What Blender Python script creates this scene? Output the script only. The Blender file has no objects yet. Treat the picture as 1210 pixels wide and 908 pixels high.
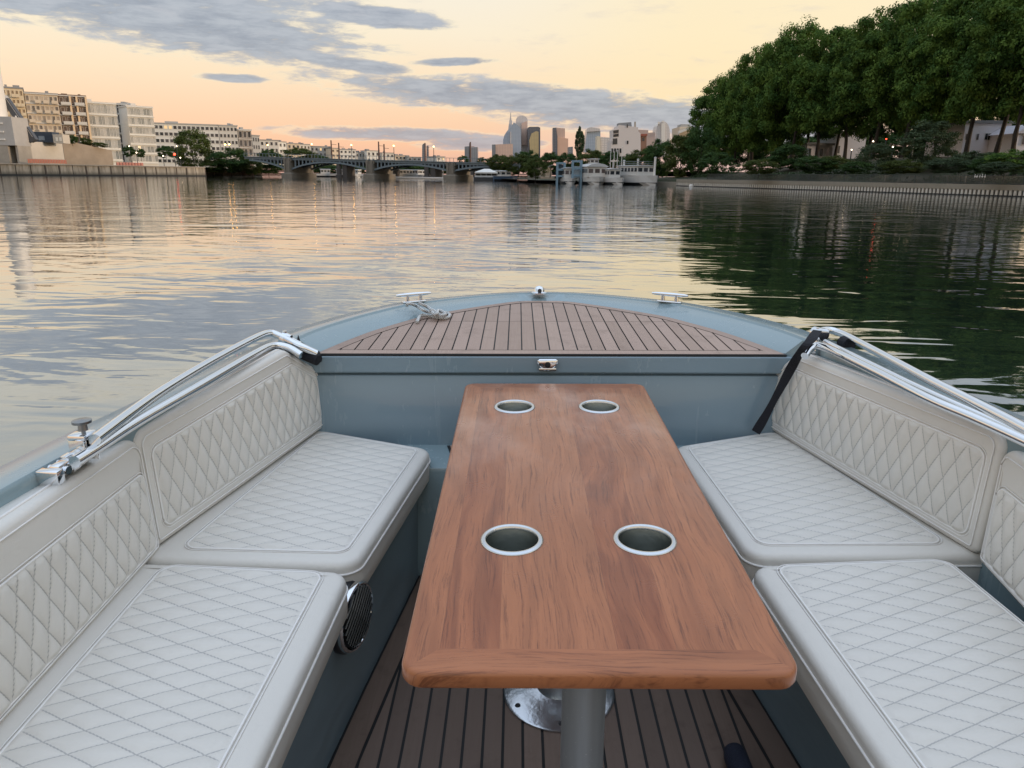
import bpy, bmesh, math, random
import numpy as np
from mathutils import Matrix, Vector, noise as mnoise
R = math.radians
PI = math.pi
sc = bpy.context.scene
col = sc.collection
random.seed(7)

# ------------------------------------------------------------------ cameras / frames
PW, PH, F = 1210.0, 908.0, 26.0 / 36.0 * 1210.0
HC = 1.4                                     # eye height over the water
CW = Matrix.Translation((0, 0, HC)) @ Matrix.Rotation(R(90 - 15.78), 4, 'X') @ Matrix.Rotation(R(0.69), 4, 'Z')
CB = Matrix.Rotation(R(0.44), 4, 'Z') @ Matrix.Rotation(R(90 - 17.0), 4, 'X')
B = CW @ CB.inverted()                       # boat frame (eye = origin) -> world
XC = 0.105                                   # centre line of the boat in its own frame

def ray(M, u, v):
    d = Vector(((u - PW / 2) / F, (PH / 2 - v) / F, -1.0))
    return M.to_3x3() @ d
def bz(u, v, z):
    d = ray(CB, u, v); return d * (z / d.z)
def by(u, v, y):
    d = ray(CB, u, v); return d * (y / d.y)
def bx(u, v, x):
    d = ray(CB, u, v); return d * (x / d.x)
def bpl(u, v, p, n):
    d = ray(CB, u, v); return d * (p.dot(n) / d.dot(n))
O = Vector((0, 0, HC))
def wy(u, v, y):
    d = ray(CW, u, v); return O + d * (y / d.y)
def wz(u, v, z):
    d = ray(CW, u, v); return O + d * ((z - HC) / d.z)

cam_d = bpy.data.cameras.new('camera'); cam = bpy.data.objects.new('camera', cam_d); col.objects.link(cam)
cam.matrix_world = CW; cam_d.lens = 26; cam_d.sensor_width = 36; cam_d.sensor_fit = 'HORIZONTAL'
cam_d.clip_start = 0.05; cam_d.clip_end = 12000
sc.camera = cam

# ------------------------------------------------------------------ node helpers
class S:
    def __init__(s, t, k): s.t, s.k = t, k
    def _m(s, op, *a):
        n = s.t.nodes.new('ShaderNodeMath'); n.operation = op
        for i, x in enumerate((s,) + a):
            if isinstance(x, S): s.t.links.new(x.k, n.inputs[i])
            else: n.inputs[i].default_value = x
        return S(s.t, n.outputs[0])
    def __add__(s, o): return s._m('ADD', o)
    def __radd__(s, o): return s._m('ADD', o)
    def __sub__(s, o): return s._m('SUBTRACT', o)
    def __rsub__(s, o): return (s * -1.0) + o
    def __mul__(s, o): return s._m('MULTIPLY', o)
    def __rmul__(s, o): return s._m('MULTIPLY', o)
    def __truediv__(s, o): return s._m('DIVIDE', o)
    def __pow__(s, o): return s._m('POWER', o)
    def __getattr__(s, nm): return lambda *a: s._m(nm.upper(), *a)
class NB:
    def __init__(s, t): s.t = t
    def node(s, kind, **kw):
        n = s.t.nodes.new('ShaderNode' + kind)
        for k, v in kw.items(): setattr(n, k, v)
        return n
    def put(s, n, key, v):
        i = n.inputs[key]
        if isinstance(v, S): s.t.links.new(v.k, i)
        elif hasattr(v, 'is_output'): s.t.links.new(v, i)
        else: i.default_value = v
    def coord(s, which='Object'):
        return S(s.t, s.node('TexCoord').outputs[which])
    def pos(s): return S(s.t, s.node('NewGeometry').outputs['Position'])
    def island(s): return S(s.t, s.node('NewGeometry').outputs['Random Per Island'])
    def rnd(s): return S(s.t, s.node('ObjectInfo').outputs['Random'])
    def sep(s, v):
        n = s.node('SeparateXYZ'); s.put(n, 0, v); return [S(s.t, n.outputs[i]) for i in range(3)]
    def comb(s, x, y, z):
        n = s.node('CombineXYZ')
        for i, q in enumerate((x, y, z)): s.put(n, i, q)
        return S(s.t, n.outputs[0])
    def noise(s, vec, scale, detail=3, rough=.5, dist=0, color=False):
        n = s.node('TexNoise'); s.put(n, 'Vector', vec); s.put(n, 'Scale', scale); s.put(n, 'Detail', detail)
        s.put(n, 'Roughness', rough); s.put(n, 'Distortion', dist)
        return S(s.t, n.outputs[1 if color else 0])
    def ss(s, x, a, b, o0=0., o1=1.):
        n = s.node('MapRange', interpolation_type='SMOOTHSTEP')
        for k, v in zip(('Value', 'From Min', 'From Max', 'To Min', 'To Max'), (x, a, b, o0, o1)): s.put(n, k, v)
        return S(s.t, n.outputs[0])
    def mix(s, f, a, b, mode='MIX'):
        n = s.node('Mix', data_type='RGBA', blend_type=mode, clamp_factor=True)
        for i, v in ((0, f), (6, a), (7, b)):
            if isinstance(v, S): s.t.links.new(v.k, n.inputs[i])
            elif i: n.inputs[i].default_value = (*v[:3], 1)
            else: n.inputs[0].default_value = v
        return S(s.t, n.outputs[2])
    def ramp(s, x, stops):
        n = s.node('ValToRGB'); s.put(n, 0, x); e = n.color_ramp.elements
        while len(e) < len(stops): e.new(.5)
        for q, (p, c) in zip(e, stops): q.position = p; q.color = (*c[:3], 1)
        return S(s.t, n.outputs[0])
    def bump(s, h, strength, dist, normal=None):
        n = s.node('Bump'); s.put(n, 'Height', h); s.put(n, 'Strength', strength); s.put(n, 'Distance', dist)
        if normal: s.put(n, 'Normal', normal)
        return S(s.t, n.outputs[0])
def lin(r, g, b):
    f = lambda c: (c / 255 / 12.92) if c / 255 <= .04045 else ((c / 255 + .055) / 1.055) ** 2.4
    return (f(r), f(g), f(b))
MATS = {}
def mat(name, base=(.5, .5, .5), rough=.5, metal=0., var=0., vscale=4., bump=0., bscale=20., spec=.5, coat=0., isl=0., build=None, **kw):
    if name in MATS: return MATS[name]
    m = bpy.data.materials.new(name); m.use_nodes = True; MATS[name] = m
    nb = NB(m.node_tree); p = m.node_tree.nodes['Principled BSDF']
    p.inputs['Roughness'].default_value = rough; p.inputs['Metallic'].default_value = metal
    p.inputs['Specular IOR Level'].default_value = spec; p.inputs['Coat Weight'].default_value = coat
    p.inputs['Base Color'].default_value = (*base, 1)
    for k, v in kw.items(): nb.put(p, k, v)
    if build: build(nb, p)
    elif var or isl:
        c = nb.coord()
        c1 = nb.mix(nb.noise(c, vscale, 4, .6), tuple(x * (1 - var) for x in base), tuple(min(1, x * (1 + var)) for x in base))
        if isl: c1 = nb.mix(nb.island() * isl, c1, tuple(x * .45 for x in base))
        nb.put(p, 'Base Color', c1)
    if bump:
        nb.put(p, 'Normal', nb.bump(nb.noise(nb.coord(), bscale, 4, .6), bump, .02))
    return m
def emat(name, c, st):
    m = bpy.data.materials.new(name); m.use_nodes = True; MATS[name] = m
    p = m.node_tree.nodes['Principled BSDF']; p.inputs['Base Color'].default_value = (*c, 1)
    p.inputs['Emission Color'].default_value = (*c, 1); p.inputs['Emission Strength'].default_value = st
    return m

# ------------------------------------------------------------------ mesh helpers
class MB:
    def __init__(s): s.v, s.f, s.mi = [], [], []
    def add(s, vs, fs, m=0):
        o = len(s.v); s.v += [Vector(q) for q in vs]; s.f += [tuple(i + o for i in f) for f in fs]; s.mi += [m] * len(fs); return s
    def box(s, c, d, M=None, m=0, b=0):
        x, y, z = (q / 2 for q in d); c = Vector(c)
        if b:
            bm = bmesh.new(); bmesh.ops.create_cube(bm, size=1); bmesh.ops.scale(bm, vec=d, verts=bm.verts)
            bmesh.ops.bevel(bm, geom=bm.edges[:], offset=b, segments=2, profile=.5, affect='EDGES')
            bm.verts.index_update(); vs = [q.co.copy() for q in bm.verts]; fs = [[q.index for q in f.verts] for f in bm.faces]; bm.free()
        else:
            vs = [Vector((i, j, k)) for i in (-x, x) for j in (-y, y) for k in (-z, z)]
            fs = [(0, 1, 3, 2), (4, 6, 7, 5), (0, 4, 5, 1), (2, 3, 7, 6), (0, 2, 6, 4), (1, 5, 7, 3)]
        if M: vs = [M @ q for q in vs]
        return s.add([q + c for q in vs], fs, m)
    def tube(s, pts, r, n=10, m=0, cap=True, closed=False):
        pts = [Vector(p) for p in pts]; L = len(pts); rs = r if isinstance(r, (list, tuple)) else [r] * L
        up = Vector((0, 0, 1)); rings = []
        for i, p in enumerate(pts):
            a = pts[(i - 1) % L] if closed else pts[max(i - 1, 0)]; b = pts[(i + 1) % L] if closed else pts[min(i + 1, L - 1)]
            t = (b - a).normalized()
            e1 = t.cross(up)
            if e1.length < 1e-3: e1 = t.cross(Vector((0, 1, 0)))
            e1.normalize(); e2 = t.cross(e1)
            rings.append([p + (e1 * math.cos(2 * PI * k / n) + e2 * math.sin(2 * PI * k / n)) * rs[i] for k in range(n)])
        vs = [q for g in rings for q in g]; fs = []
        for i in range(L if closed else L - 1):
            j = (i + 1) % L
            for k in range(n): fs.append((i * n + k, i * n + (k + 1) % n, j * n + (k + 1) % n, j * n + k))
        if cap and not closed: fs += [tuple(range(n - 1, -1, -1)), tuple((L - 1) * n + k for k in range(n))]
        return s.add(vs, fs, m)
    def lathe(s, prof, c=(0, 0, 0), n=32, M=None, m=0, close=False):
        vs = [Vector((r * math.cos(2 * PI * k / n), r * math.sin(2 * PI * k / n), z)) for r, z in prof for k in range(n)]
        if M: vs = [M @ q for q in vs]
        c = Vector(c); vs = [q + c for q in vs]; L = len(prof); fs = []
        for i in range(L if close else L - 1):
            j = (i + 1) % L
            for k in range(n): fs.append((i * n + k, i * n + (k + 1) % n, j * n + (k + 1) % n, j * n + k))
        return s.add(vs, fs, m)
    def loft(s, rings, closed=True, m=0, capa=False, capb=False):
        n = len(rings[0]); fs = []
        for i in range(len(rings) - 1):
            for k in range(n if closed else n - 1): fs.append((i * n + k, i * n + (k + 1) % n, (i + 1) * n + (k + 1) % n, (i + 1) * n + k))
        if capa: fs.append(tuple(range(n - 1, -1, -1)))
        if capb: fs.append(tuple((len(rings) - 1) * n + k for k in range(n)))
        return s.add([q for g in rings for q in g], fs, m)
    def prism(s, poly, z0, z1, m=0):
        n = len(poly); return s.loft([[Vector((p[0], p[1], z0)) for p in poly], [Vector((p[0], p[1], z1)) for p in poly]], True, m, True, True)
    def quad(s, a, b, c, d, m=0): return s.add([a, b, c, d], [(0, 1, 2, 3)], m)
    def build(s, name, mats, parent=None, base=None, smooth=False, recalc=True, boat=False):
        if parent is not None and base is None: base = BASE.get(parent.name, Vector())
        base = Vector(base) if base is not None else Vector()
        me = bpy.data.meshes.new(name); me.from_pydata([q - base for q in s.v], [], s.f)
        ms = mats if isinstance(mats, (list, tuple)) else [mats]
        for q in ms: me.materials.append(q)
        for p, i in zip(me.polygons, s.mi): p.material_index = i
        if recalc:
            bm = bmesh.new(); bm.from_mesh(me); bmesh.ops.recalc_face_normals(bm, faces=bm.faces); bm.to_mesh(me); bm.free()
        if smooth:
            for p in me.polygons: p.use_smooth = True
            if smooth is not True: me.set_sharp_from_angle(angle=R(smooth))
        o = bpy.data.objects.new(name, me); col.objects.link(o)
        if parent is not None:
            o.parent = parent; BASE[o.name] = base
        else:
            o.matrix_world = (B if boat else Matrix()) @ Matrix.Translation(base); BASE[o.name] = base
        return o
BASE = {}
def tag(o, label=None, cat=None, group=None, kind=None):
    for k, v in (('label', label), ('category', cat), ('group', group), ('kind', kind)):
        if v: o[k] = v
    return o
def thing(name, label, cat, base=(0, 0, 0), group=None, boat=False):
    o = bpy.data.objects.new(name, None); col.objects.link(o); o.empty_display_size = .2
    o.matrix_world = (B if boat else Matrix()) @ Matrix.Translation(Vector(base)); BASE[o.name] = Vector(base)
    return tag(o, label, cat, group)
def subcopy(o, parent, M=None):
    c = o.copy(); col.objects.link(c); c.parent = parent
    if M is not None: c.matrix_local = M
    return c
def lerp(a, b, t): return a + (b - a) * t
def interp(tab, x):
    if x <= tab[0][0]: return tab[0][1]
    for (a, p), (b, q) in zip(tab, tab[1:]):
        if x <= b: return lerp(p, q, (x - a) / (b - a))
    return tab[-1][1]
def spline(pts, n):
    pts = [Vector(p) for p in pts]; P = [pts[0] * 2 - pts[1]] + pts + [pts[-1] * 2 - pts[-2]]; out = []
    for i in range(1, len(P) - 2):
        for k in range(n):
            t = k / n; a, b, c, d = P[i - 1:i + 3]
            out.append(.5 * ((2 * b) + (c - a) * t + (2 * a - 5 * b + 4 * c - d) * t * t + (3 * b - a - 3 * c + d) * t ** 3))
    return out + [pts[-1]]

# ------------------------------------------------------------------ boat materials
def m_vinyl(nb, p):
    c = nb.coord(); x_, y_, z_ = nb.sep(c)
    b = nb.mix(nb.noise(c, 3.0, 4, .6), (.68, .64, .575), (.755, .715, .65))
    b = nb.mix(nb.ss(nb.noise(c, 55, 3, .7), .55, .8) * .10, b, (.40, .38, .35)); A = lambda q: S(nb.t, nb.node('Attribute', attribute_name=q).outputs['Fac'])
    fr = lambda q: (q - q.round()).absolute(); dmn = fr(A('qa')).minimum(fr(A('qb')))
    crease_shade = (1.0 - nb.ss(dmn, .012, .034)) * A('qwt'); nb.put(p, 'Base Color', nb.mix(crease_shade * .55, b, (.26, .255, .25)))  # crease shading of the quilting painted into the vinyl colour
    n = nb.node('TexVoronoi', feature='DISTANCE_TO_EDGE'); nb.put(n, 'Vector', c); nb.put(n, 'Scale', 420.)
    nb.put(p, 'Normal', nb.bump(S(nb.t, n.outputs[0]) + nb.noise(c, 40, 3) * 1.2 + nb.noise(nb.comb(x_ * 7, y_ * 4, z_ * 7), 1.4, 4, .6, .8) * 9.0, .14, .004))
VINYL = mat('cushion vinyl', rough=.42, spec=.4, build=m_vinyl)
PIPE = mat('cushion piping', (.84, .81, .77), .45, var=.08, vscale=30)
def gel(c0, r0):
    def f(nb, p):
        c = nb.coord(); x, y, z = nb.sep(c); k = nb.noise(c, 2., 4, .6); sp = nb.ss(nb.noise(nb.comb(x * 14, y * 14, z * 5), 1., 4, .75), .58, .70); dr = nb.ss(nb.noise(nb.comb(x * 22, y * 22, z * 1.2), 1., 3, .6), .60, .74)
        b = nb.mix(k, tuple(q * .94 for q in c0), tuple(q * 1.07 for q in c0)); b = nb.mix(sp * .10 + dr * .07, b, (.55, .58, .58)); nb.put(p, 'Base Color', b); nb.put(p, 'Roughness', sp * .16 + dr * .10 + r0)
        nb.put(p, 'Normal', nb.bump(nb.noise(c, 5, 3) + nb.noise(c, 160, 2) * .03, .03, .02))
    return f
GEL = mat('blue grey gelcoat', coat=.35, build=gel((.205, .28, .325), .24))
GELT = mat('gunwale gelcoat', coat=.25, build=gel((.25, .335, .36), .25))
def m_base(nb, p):
    c = nb.coord(); x, y, z = nb.sep(c)
    sc_ = nb.noise(nb.comb(x * 3.0, y * .8 + z * 1.7, z * 6.0), 4, 6, .75)
    nb.put(p, 'Base Color', nb.mix(nb.ss(sc_, .35, .75), (.15, .205, .235), (.21, .27, .30)))
    nb.put(p, 'Roughness', nb.ss(sc_, .3, .8, .3, .55))
BASEM = mat('seat base gelcoat', rough=.4, build=m_base)
CHROME = mat('polished stainless', (.82, .83, .84), .09, 1., bump=.015, bscale=30)
BRUSH = mat('brushed aluminium', (.62, .64, .66), .28, 1., bump=.08, bscale=60)
def m_leg(nb, p):
    c = nb.coord(); x, y, z = nb.sep(c)
    k = nb.noise(nb.comb(x * 60, y * 60, z * 3), 1, 4, .6); sp = nb.ss(nb.noise(c, 130, 2, .6), .68, .74)
    nb.put(p, 'Base Color', nb.mix(sp, nb.mix(k, (.42, .46, .48), (.64, .68, .70)), (.75, .77, .78)))
    nb.put(p, 'Roughness', nb.ss(k, .2, .8, .25, .42))
LEGM = mat('scuffed anodised leg', metal=.65, build=m_leg)
BLACKR = mat('black rubber', (.012, .013, .016), .6, var=.2, bump=.1, bscale=60)
WEB = mat('black webbing', (.006, .006, .011), .75, bump=.5, bscale=240)
NAVY = mat('navy fabric', (.012, .016, .035), .7, bump=.3, bscale=200)
CUPIN = mat('cup holder steel', (.27, .285, .265), .35, 1., bump=.05, bscale=40)
CAULK = mat('black caulk', (.012, .012, .013), .55)
def teak(a, b, g):
    def f(nb, p):
        c = nb.coord(); x, y, z = nb.sep(c); i = nb.island()
        v = nb.comb(x * 70 + i * 50, y * 3.2 + i * 20, z)
        gr = nb.noise(v, 1.6, 5, .65, .4)
        k = nb.mix(gr, a, b)
        k = nb.mix((i * 7.3).fract() * .75, k, g); k = nb.mix((i * 3.1).fract() * .35, k, tuple(q * .62 for q in a))
        st = nb.ss(nb.noise(c, 9, 5, .7), .52, .72)
        nb.put(p, 'Base Color', nb.mix(st * .35, k, tuple(q * .5 for q in a)))
        nb.put(p, 'Normal', nb.bump(gr, .25, .003))
    return f
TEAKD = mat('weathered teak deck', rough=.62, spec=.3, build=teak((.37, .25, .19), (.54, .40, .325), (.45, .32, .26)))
TEAKS = mat('shaded dark teak', rough=.55, spec=.3, build=teak((.175, .12, .090), (.275, .195, .152), (.215, .157, .128)))  # sole teak coloured darker to carry the shade low in the cockpit
def m_table(nb, p):
    c = nb.coord(); x, y, z = nb.sep(c)
    # frame strips: object origin at the middle of the tabletop, half sizes TW/2 x TL/2
    ax = x.absolute(); ay = y.absolute(); ex = TW / 2 - ax; ey = TL / 2 - ay
    endz = (ey.less_than(.05)) * (ex.greater_than(ey))
    sidez = (ex.less_than(.05)) * (1.0 - endz)
    gx = x * (1.0 - endz) + y * endz; gy = y * (1.0 - endz) + x * endz
    wob = nb.noise(nb.comb(gx * 1.5, gy * 1.1, z), 2.0, 3, .5)
    pid = ((gx + .3) / .082).floor() + endz * 11.0 + sidez * x.sign() * 7.0
    wn = nb.node('TexWhiteNoise', noise_dimensions='1D'); nb.put(wn, 'W', pid); rn = S(nb.t, wn.outputs[0])
    gxx = gx * (42.0 + rn * 16.0) + rn * 31.0 + wob * 7.0; gyy = gy * 1.7 + rn * 17.0
    n1 = nb.noise(nb.comb(gxx, gyy, rn * 9.0), 1.0, 5, .6, .15)
    ringv = ((nb.noise(nb.comb(gx * 5 + rn * 40, gy * .8 + rn * 13, rn), 1.0, 2, .4) * 55.0 + gx * 40.0).sine()) * .5 + .5
    pore = nb.noise(nb.comb(gx * 190 + wob * 14.0, gy * 6 + rn * 5, z), 1.0, 5, .8)
    cl = nb.mix(nb.ss(n1, .22, .78), (.24, .070, .027), (.42, .146, .060))
    cl = nb.mix(nb.ss(ringv, .5, 1.0) * .38, cl, (.15, .042, .018))
    cl = nb.mix(rn * .5, cl, (.50, .20, .085))
    cl = nb.mix(nb.ss(((gx + .3) / .082).fract(), .0, .016, .45, 0.) * (1.0 - endz) * (1.0 - sidez), cl, (.09, .03, .015))
    cl = nb.mix(nb.ss(pore, .50, .66) * .62, cl, (.09, .025, .012))
    spot = nb.ss(nb.noise(nb.comb(x * 1.2, y * .55, 0.), 60, 1, .4), .80, .83)
    cl = nb.mix(spot * .8, cl, (.05, .015, .008))
    sky_sheen = nb.ss(nb.noise(nb.comb(x * 2.2, y * 1.3, 0.), 2.2, 5, .62), .42, .7) * nb.ss(y, -.35, .5)
    cl = nb.mix(sky_sheen * .42, cl, (.62, .40, .31))  # sky reflection painted as paler wood colour towards the far end
    nb.put(p, 'Base Color', cl)
    nb.put(p, 'Roughness', nb.ss(nb.noise(c, 7, 5, .7), .3, .75, .26, .42))
    nb.put(p, 'Normal', nb.bump(n1 * .5 + pore, .12, .002))
# ------------------------------------------------------------------ water taxi hull
ZT = -.65                                       # tabletop, below the eye
def pxs(lst, z): return [bz(u, v, z) for u, v in lst]
OUT = [(0.0, 3.325, -.576), (.16, 3.30, -.576), (.30, 3.225, -.573), (.45, 3.125, -.570), (.59, 3.005, -.566), (.70, 2.84, -.562), (.79, 2.66, -.558), (.88, 2.40, -.553),
       (.97, 1.98, -.553), (1.035, 1.60, -.553), (1.085, 1.28, -.553), (1.125, .85, -.553), (1.15, .4, -.553), (1.165, -.2, -.553), (1.16, -1.4, -.553)]
DECK = [(0., 3.205), (.10, 3.195), (.20, 3.13), (.313, 3.035), (.40, 2.955), (.482, 2.867), (.56, 2.74), (.634, 2.605), (.70, 2.44), (.748, 2.295)]
YB = 2.295; ZD = -.60
outer = spline([(a, b, c) for a, b, c in OUT], 5)
deckc = spline([(a, b, ZD) for a, b in DECK], 6)
def deck_hw(y):
    t = sorted([(q.y, q.x) for q in deckc]); return interp(t, y)
boat = thing('motorboat', 'blue grey open motorboat with teak foredeck that we look forward from', 'boat', (XC, .9, -1.28), boat=True)
def mir(v, s): return Vector((XC + s * v[0], v[1], v[2]))
nO = len(outer)
def stations():
    res = []
    for i, o in enumerate(outer):
        a = outer[max(i - 1, 0)]; b = outer[min(i + 1, nO - 1)]; t = (b - a); t.z = 0; t.normalize(); nrm = Vector((-t.y, t.x, 0))   # points outward / flip below
        if nrm.x < 0 or (abs(nrm.x) < 1e-6 and nrm.y < 0): nrm = -nrm
        if i == 0: nrm = Vector((0, 1, 0))
        w = interp([(0, .05), (.25, .06), (.5, .085), (1, .1)], i / nO * 1.3)
        it = o - nrm * w
        if i == 0: it.x = 0
        if o.y > YB + .0 and i < nO:
            f = i / max(1, [k for k in range(nO) if outer[k].y > YB][-1])
            dk = deckc[min(int(f * (len(deckc) - 1) + .5), len(deckc) - 1)]
            lo = Vector((dk.x, dk.y, ZD))
        else:
            lo = Vector((it.x - .004, it.y, -1.0))
        res.append((o, it, lo, nrm))
    return res
ST = stations()
gun = MB()
for s in (-1, 1):
    rings = []
    for o, it, lo, nrm in ST:
        r = .012
        pts = [lo, lerp(lo, it, .9), it + Vector((0, 0, -.006)), it + nrm * .006 + Vector((0, 0, .001)), o - nrm * r + Vector((0, 0, .0)), o - nrm * .003 + Vector((0, 0, -.005)), o + Vector((0, 0, -.014)), o + nrm * .002 + Vector((0, 0, -.06))]
        rings.append([mir(q, s) for q in pts])
    gun.loft(rings, closed=False)
gun.build('gunwale', GELT, boat, smooth=50)
hull = MB()
for s in (-1, 1):
    rings = []
    for o, it, lo, nrm in ST:
        f = lambda k, z: Vector((o.x * k, (o.y - 0.9) * (k + (1 - k) * .35) + .9, z))
        rings.append([mir(q, s) for q in (o + nrm * .002 + Vector((0, 0, -.06)), o + nrm * .016 + Vector((0, 0, -.065)), o + nrm * .016 + Vector((0, 0, -.10)), f(.985, -.72), f(.93, -1.1), f(.84, -1.45), f(.35, -1.75))])
    hull.loft(rings, closed=False)
# transom and bilge close the shell
la = [mir(q, s) for s, q in ((-1, ST[-1][0]), (1, ST[-1][0]))]
hull.quad(la[0], la[1], la[1] + Vector((-.25, 0, -1.2)), la[0] + Vector((.25, 0, -1.2)))
hull.build('hull', GEL, boat, smooth=40)
# foredeck: black caulk bed, margin board, planks
bed = MB(); N = 40; ys = [lerp(YB, 3.2, k / N) for k in range(N + 1)]
bed.loft([[Vector((XC - deck_hw(y) - .004, y, ZD - .002)), Vector((XC + deck_hw(y) + .004, y, ZD - .002))] for y in ys], closed=False)
bed.build('deck_bed', CAULK, boat)
mg = MB(); MW = .042
inner = []
for i, q in enumerate(deckc):
    a = deckc[max(i - 1, 0)]; b = deckc[min(i + 1, len(deckc) - 1)]; t = (b - a).normalized(); n2 = Vector((t.y, -t.x, 0))
    if n2.x > 0 or i == 0: n2 = -n2 if i else Vector((0, -1, 0))
    if n2.y > 0: n2 = -n2
    inner.append(q + n2 * MW)
inner[0].x = 0
def inner_y(ax):
    t = sorted([(q.x, q.y) for q in inner if q.x > -1e-6]); return interp(t, ax)
zt = ZD + .002
for s in (-1, 1):
    cut = 6
    for a, b in ((0, cut), (cut, len(deckc) - 1)):
        rng = list(range(a, b + 1)); st = rng[:]
        rr = []
        for i in rng:
            o_ = deckc[i] + (inner[i] - deckc[i]) * .06; q_ = inner[i].copy()
            if q_.y < YB + .036: q_.y = YB + .036
            if i == a and a: o_ = lerp(o_, deckc[i + 1], .12); q_ = lerp(q_, inner[i + 1], .12)
            rr.append([mir(Vector((o_.x, o_.y, zt)), s), mir(Vector((q_.x, q_.y, zt)), s)])
        mg.loft(rr, closed=False)
mg.quad(Vector((XC - .745, YB - .012, zt + .001)), Vector((XC + .745, YB - .012, zt + .001)), Vector((XC + .715, YB + .033, zt + .001)), Vector((XC - .715, YB + .033, zt + .001)))
mg.build('margin_board', TEAKD, boat)
pk = MB(); PWD = .0455; GAP = .0045; YS = 2.775
for k in range(-16, 16):
    x0, x1 = k * PWD + GAP / 2, (k + 1) * PWD - GAP / 2
    y0 = YB + .041
    for seg in ((y0, YS - .0015), (YS + .0015, 9)):
        top = [min(seg[1], inner_y(abs(lerp(x0, x1, j / 4))) - .011) for j in range(5)]
        if max(top) - seg[0] < .004: continue
        vs = [(XC + lerp(x0, x1, j / 4), seg[0], zt) for j in range(5)] + [(XC + lerp(x0, x1, j / 4), max(seg[0], top[j]), zt) for j in range(5)]
        pk.add(vs, [(j, j + 1, j + 6, j + 5) for j in range(4)])
pk.build('deck_planking', TEAKD, boat)
# bulkhead below the foredeck with its overhanging lip
bh = MB()
def xw(z): return .765
zs = [(-.604, 2.285), (-.6045, 2.279), (-.608, 2.275), (-.655, 2.273), (-.66, 2.277), (-.663, 2.292), (-.667, 2.296), (-.671, 2.286), (-.676, 2.283), (-.90, 2.272), (-1.3, 2.25)]
bh.loft([[Vector((XC + x, y - (abs(x) / .77) ** 3 * .0, z)) for x in (-.80, -.76, -.4, 0, .4, .76, .80)] for z, y in zs], closed=False)
bh.build('bulkhead', GEL, boat, smooth=35)
cl = MB(); cl.box((XC, 2.288, -.6012), (1.50, .02, .006)); cl.build('deck_edge_seal', CAULK, boat)
# sole
GAP = .0065
SOLE = [(.30, .565), (.9, .545), (1.3, .518), (1.556, .487), (2.07, .418), (2.2, .40)]
ZS = -1.28
def sole_hw(y): return interp(SOLE, y)
sb = MB(); ys = [lerp(-.6, 2.2, k / 30) for k in range(31)]
sb.loft([[Vector((XC - sole_hw(y) - .12, y, ZS)), Vector((XC + sole_hw(y) + .12, y, ZS))] for y in ys], closed=False)
sb.build('sole_bed', CAULK, boat)
sp = MB(); zp = ZS + .002
for k in range(-13, 13):
    x0, x1 = k * PWD + GAP / 2, (k + 1) * PWD - GAP / 2; o = [[], []]
    yl = []
    for x in (x0, x1):
        ok = [y for y in [lerp(-.6, 2.18, j / 400) for j in range(401)] if abs(x) < sole_hw(y) - .064]; yl.append(ok[-1] if ok else -.6)
    if max(yl) < -.5: continue
    sp.add([(XC + x0, -.6, zp), (XC + x1, -.6, zp), (XC + x1, max(yl[1], -.599), zp), (XC + x0, max(yl[0], -.599), zp)], [(0, 1, 2, 3)])
for s in (-1, 1):
    sp.loft([[Vector((XC + s * (sole_hw(y) - .058), y, zp + .003)), Vector((XC + s * (sole_hw(y) - .004), y, zp + .003))] for y in ys], closed=False)
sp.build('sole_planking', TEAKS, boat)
# seat boxes, one each side
for s in (-1, 1):
    sbx = MB(); rings = []
    for y in [lerp(-.6, 2.27, k / 24) for k in range(25)]:
        h = sole_hw(y); wall = interp(sorted([(q[1].y, q[1].x) for q in ST]), y) - .01
        rings.append([Vector((XC + s * (h + .004), y, ZS - .01)), Vector((XC + s * (h + .005), y, ZS + .05)), Vector((XC + s * (h - .004), y, -1.0)), Vector((XC + s * (h + .0), y, -.972)), Vector((XC + s * (h + .012), y, -.962)), Vector((XC + s * wall, y, -.962))])
    sbx.loft(rings, closed=False); sbx.build('seat_base', BASEM, boat, smooth=35)
# bow step platform between the seats with an inset teak hatch
st = MB(); zst = -.905
st.loft([[Vector((XC + x, y, z)) for x in (-.50, .50)] for y, z in ((2.28, zst), (2.10, zst), (2.088, zst - .004), (2.084, zst - .016), (2.084, -1.29))], closed=False)
stp = st.build('bow_step', GELT, boat, smooth=35)
hp = MB(); hp.prism([(XC - .335, 2.26), (XC + .335, 2.26), (XC + .30, 2.11), (XC - .30, 2.11)], zst - .01, zst + .003); hp.build('hatch_seal', CAULK, stp, base=BASE[boat.name])
hp = MB(); hp.prism([(XC - .325, 2.253), (XC + .325, 2.253), (XC + .293, 2.117), (XC - .293, 2.117)], zst - .008, zst + .006); hp.build('hatch_panel', TEAKD, stp, base=BASE[boat.name])
# cleats
def cleat(p, ang, name='mooring_cleat'):
    M = Matrix.Rotation(ang, 4, 'Z'); M3 = M.to_3x3(); m = MB(); p = Vector(p)
    horn = [p + M3 @ Vector((x, 0, .030 + .0 * abs(x))) for x in (-.075, -.06, -.03, 0, .03, .06, .075)]
    m.tube(horn, [.004, .0062, .0075, .008, .0075, .0062, .004], 10)
    for x in (-.028, .028): m.tube([p + M3 @ Vector((x, 0, .0)), p + M3 @ Vector((x, 0, .028))], [.009, .007], 10)
    m.box(p + Vector((0, 0, .001)), (.10, .028, .005), M=M, b=.002)
    return m.build(name, CHROME, boat, smooth=50)
pl = bz(489, 356.5, -.563); pr = bz(791, 356.8, -.563)
cleat(pl, R(28)); cleat(pr, R(-28))
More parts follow.
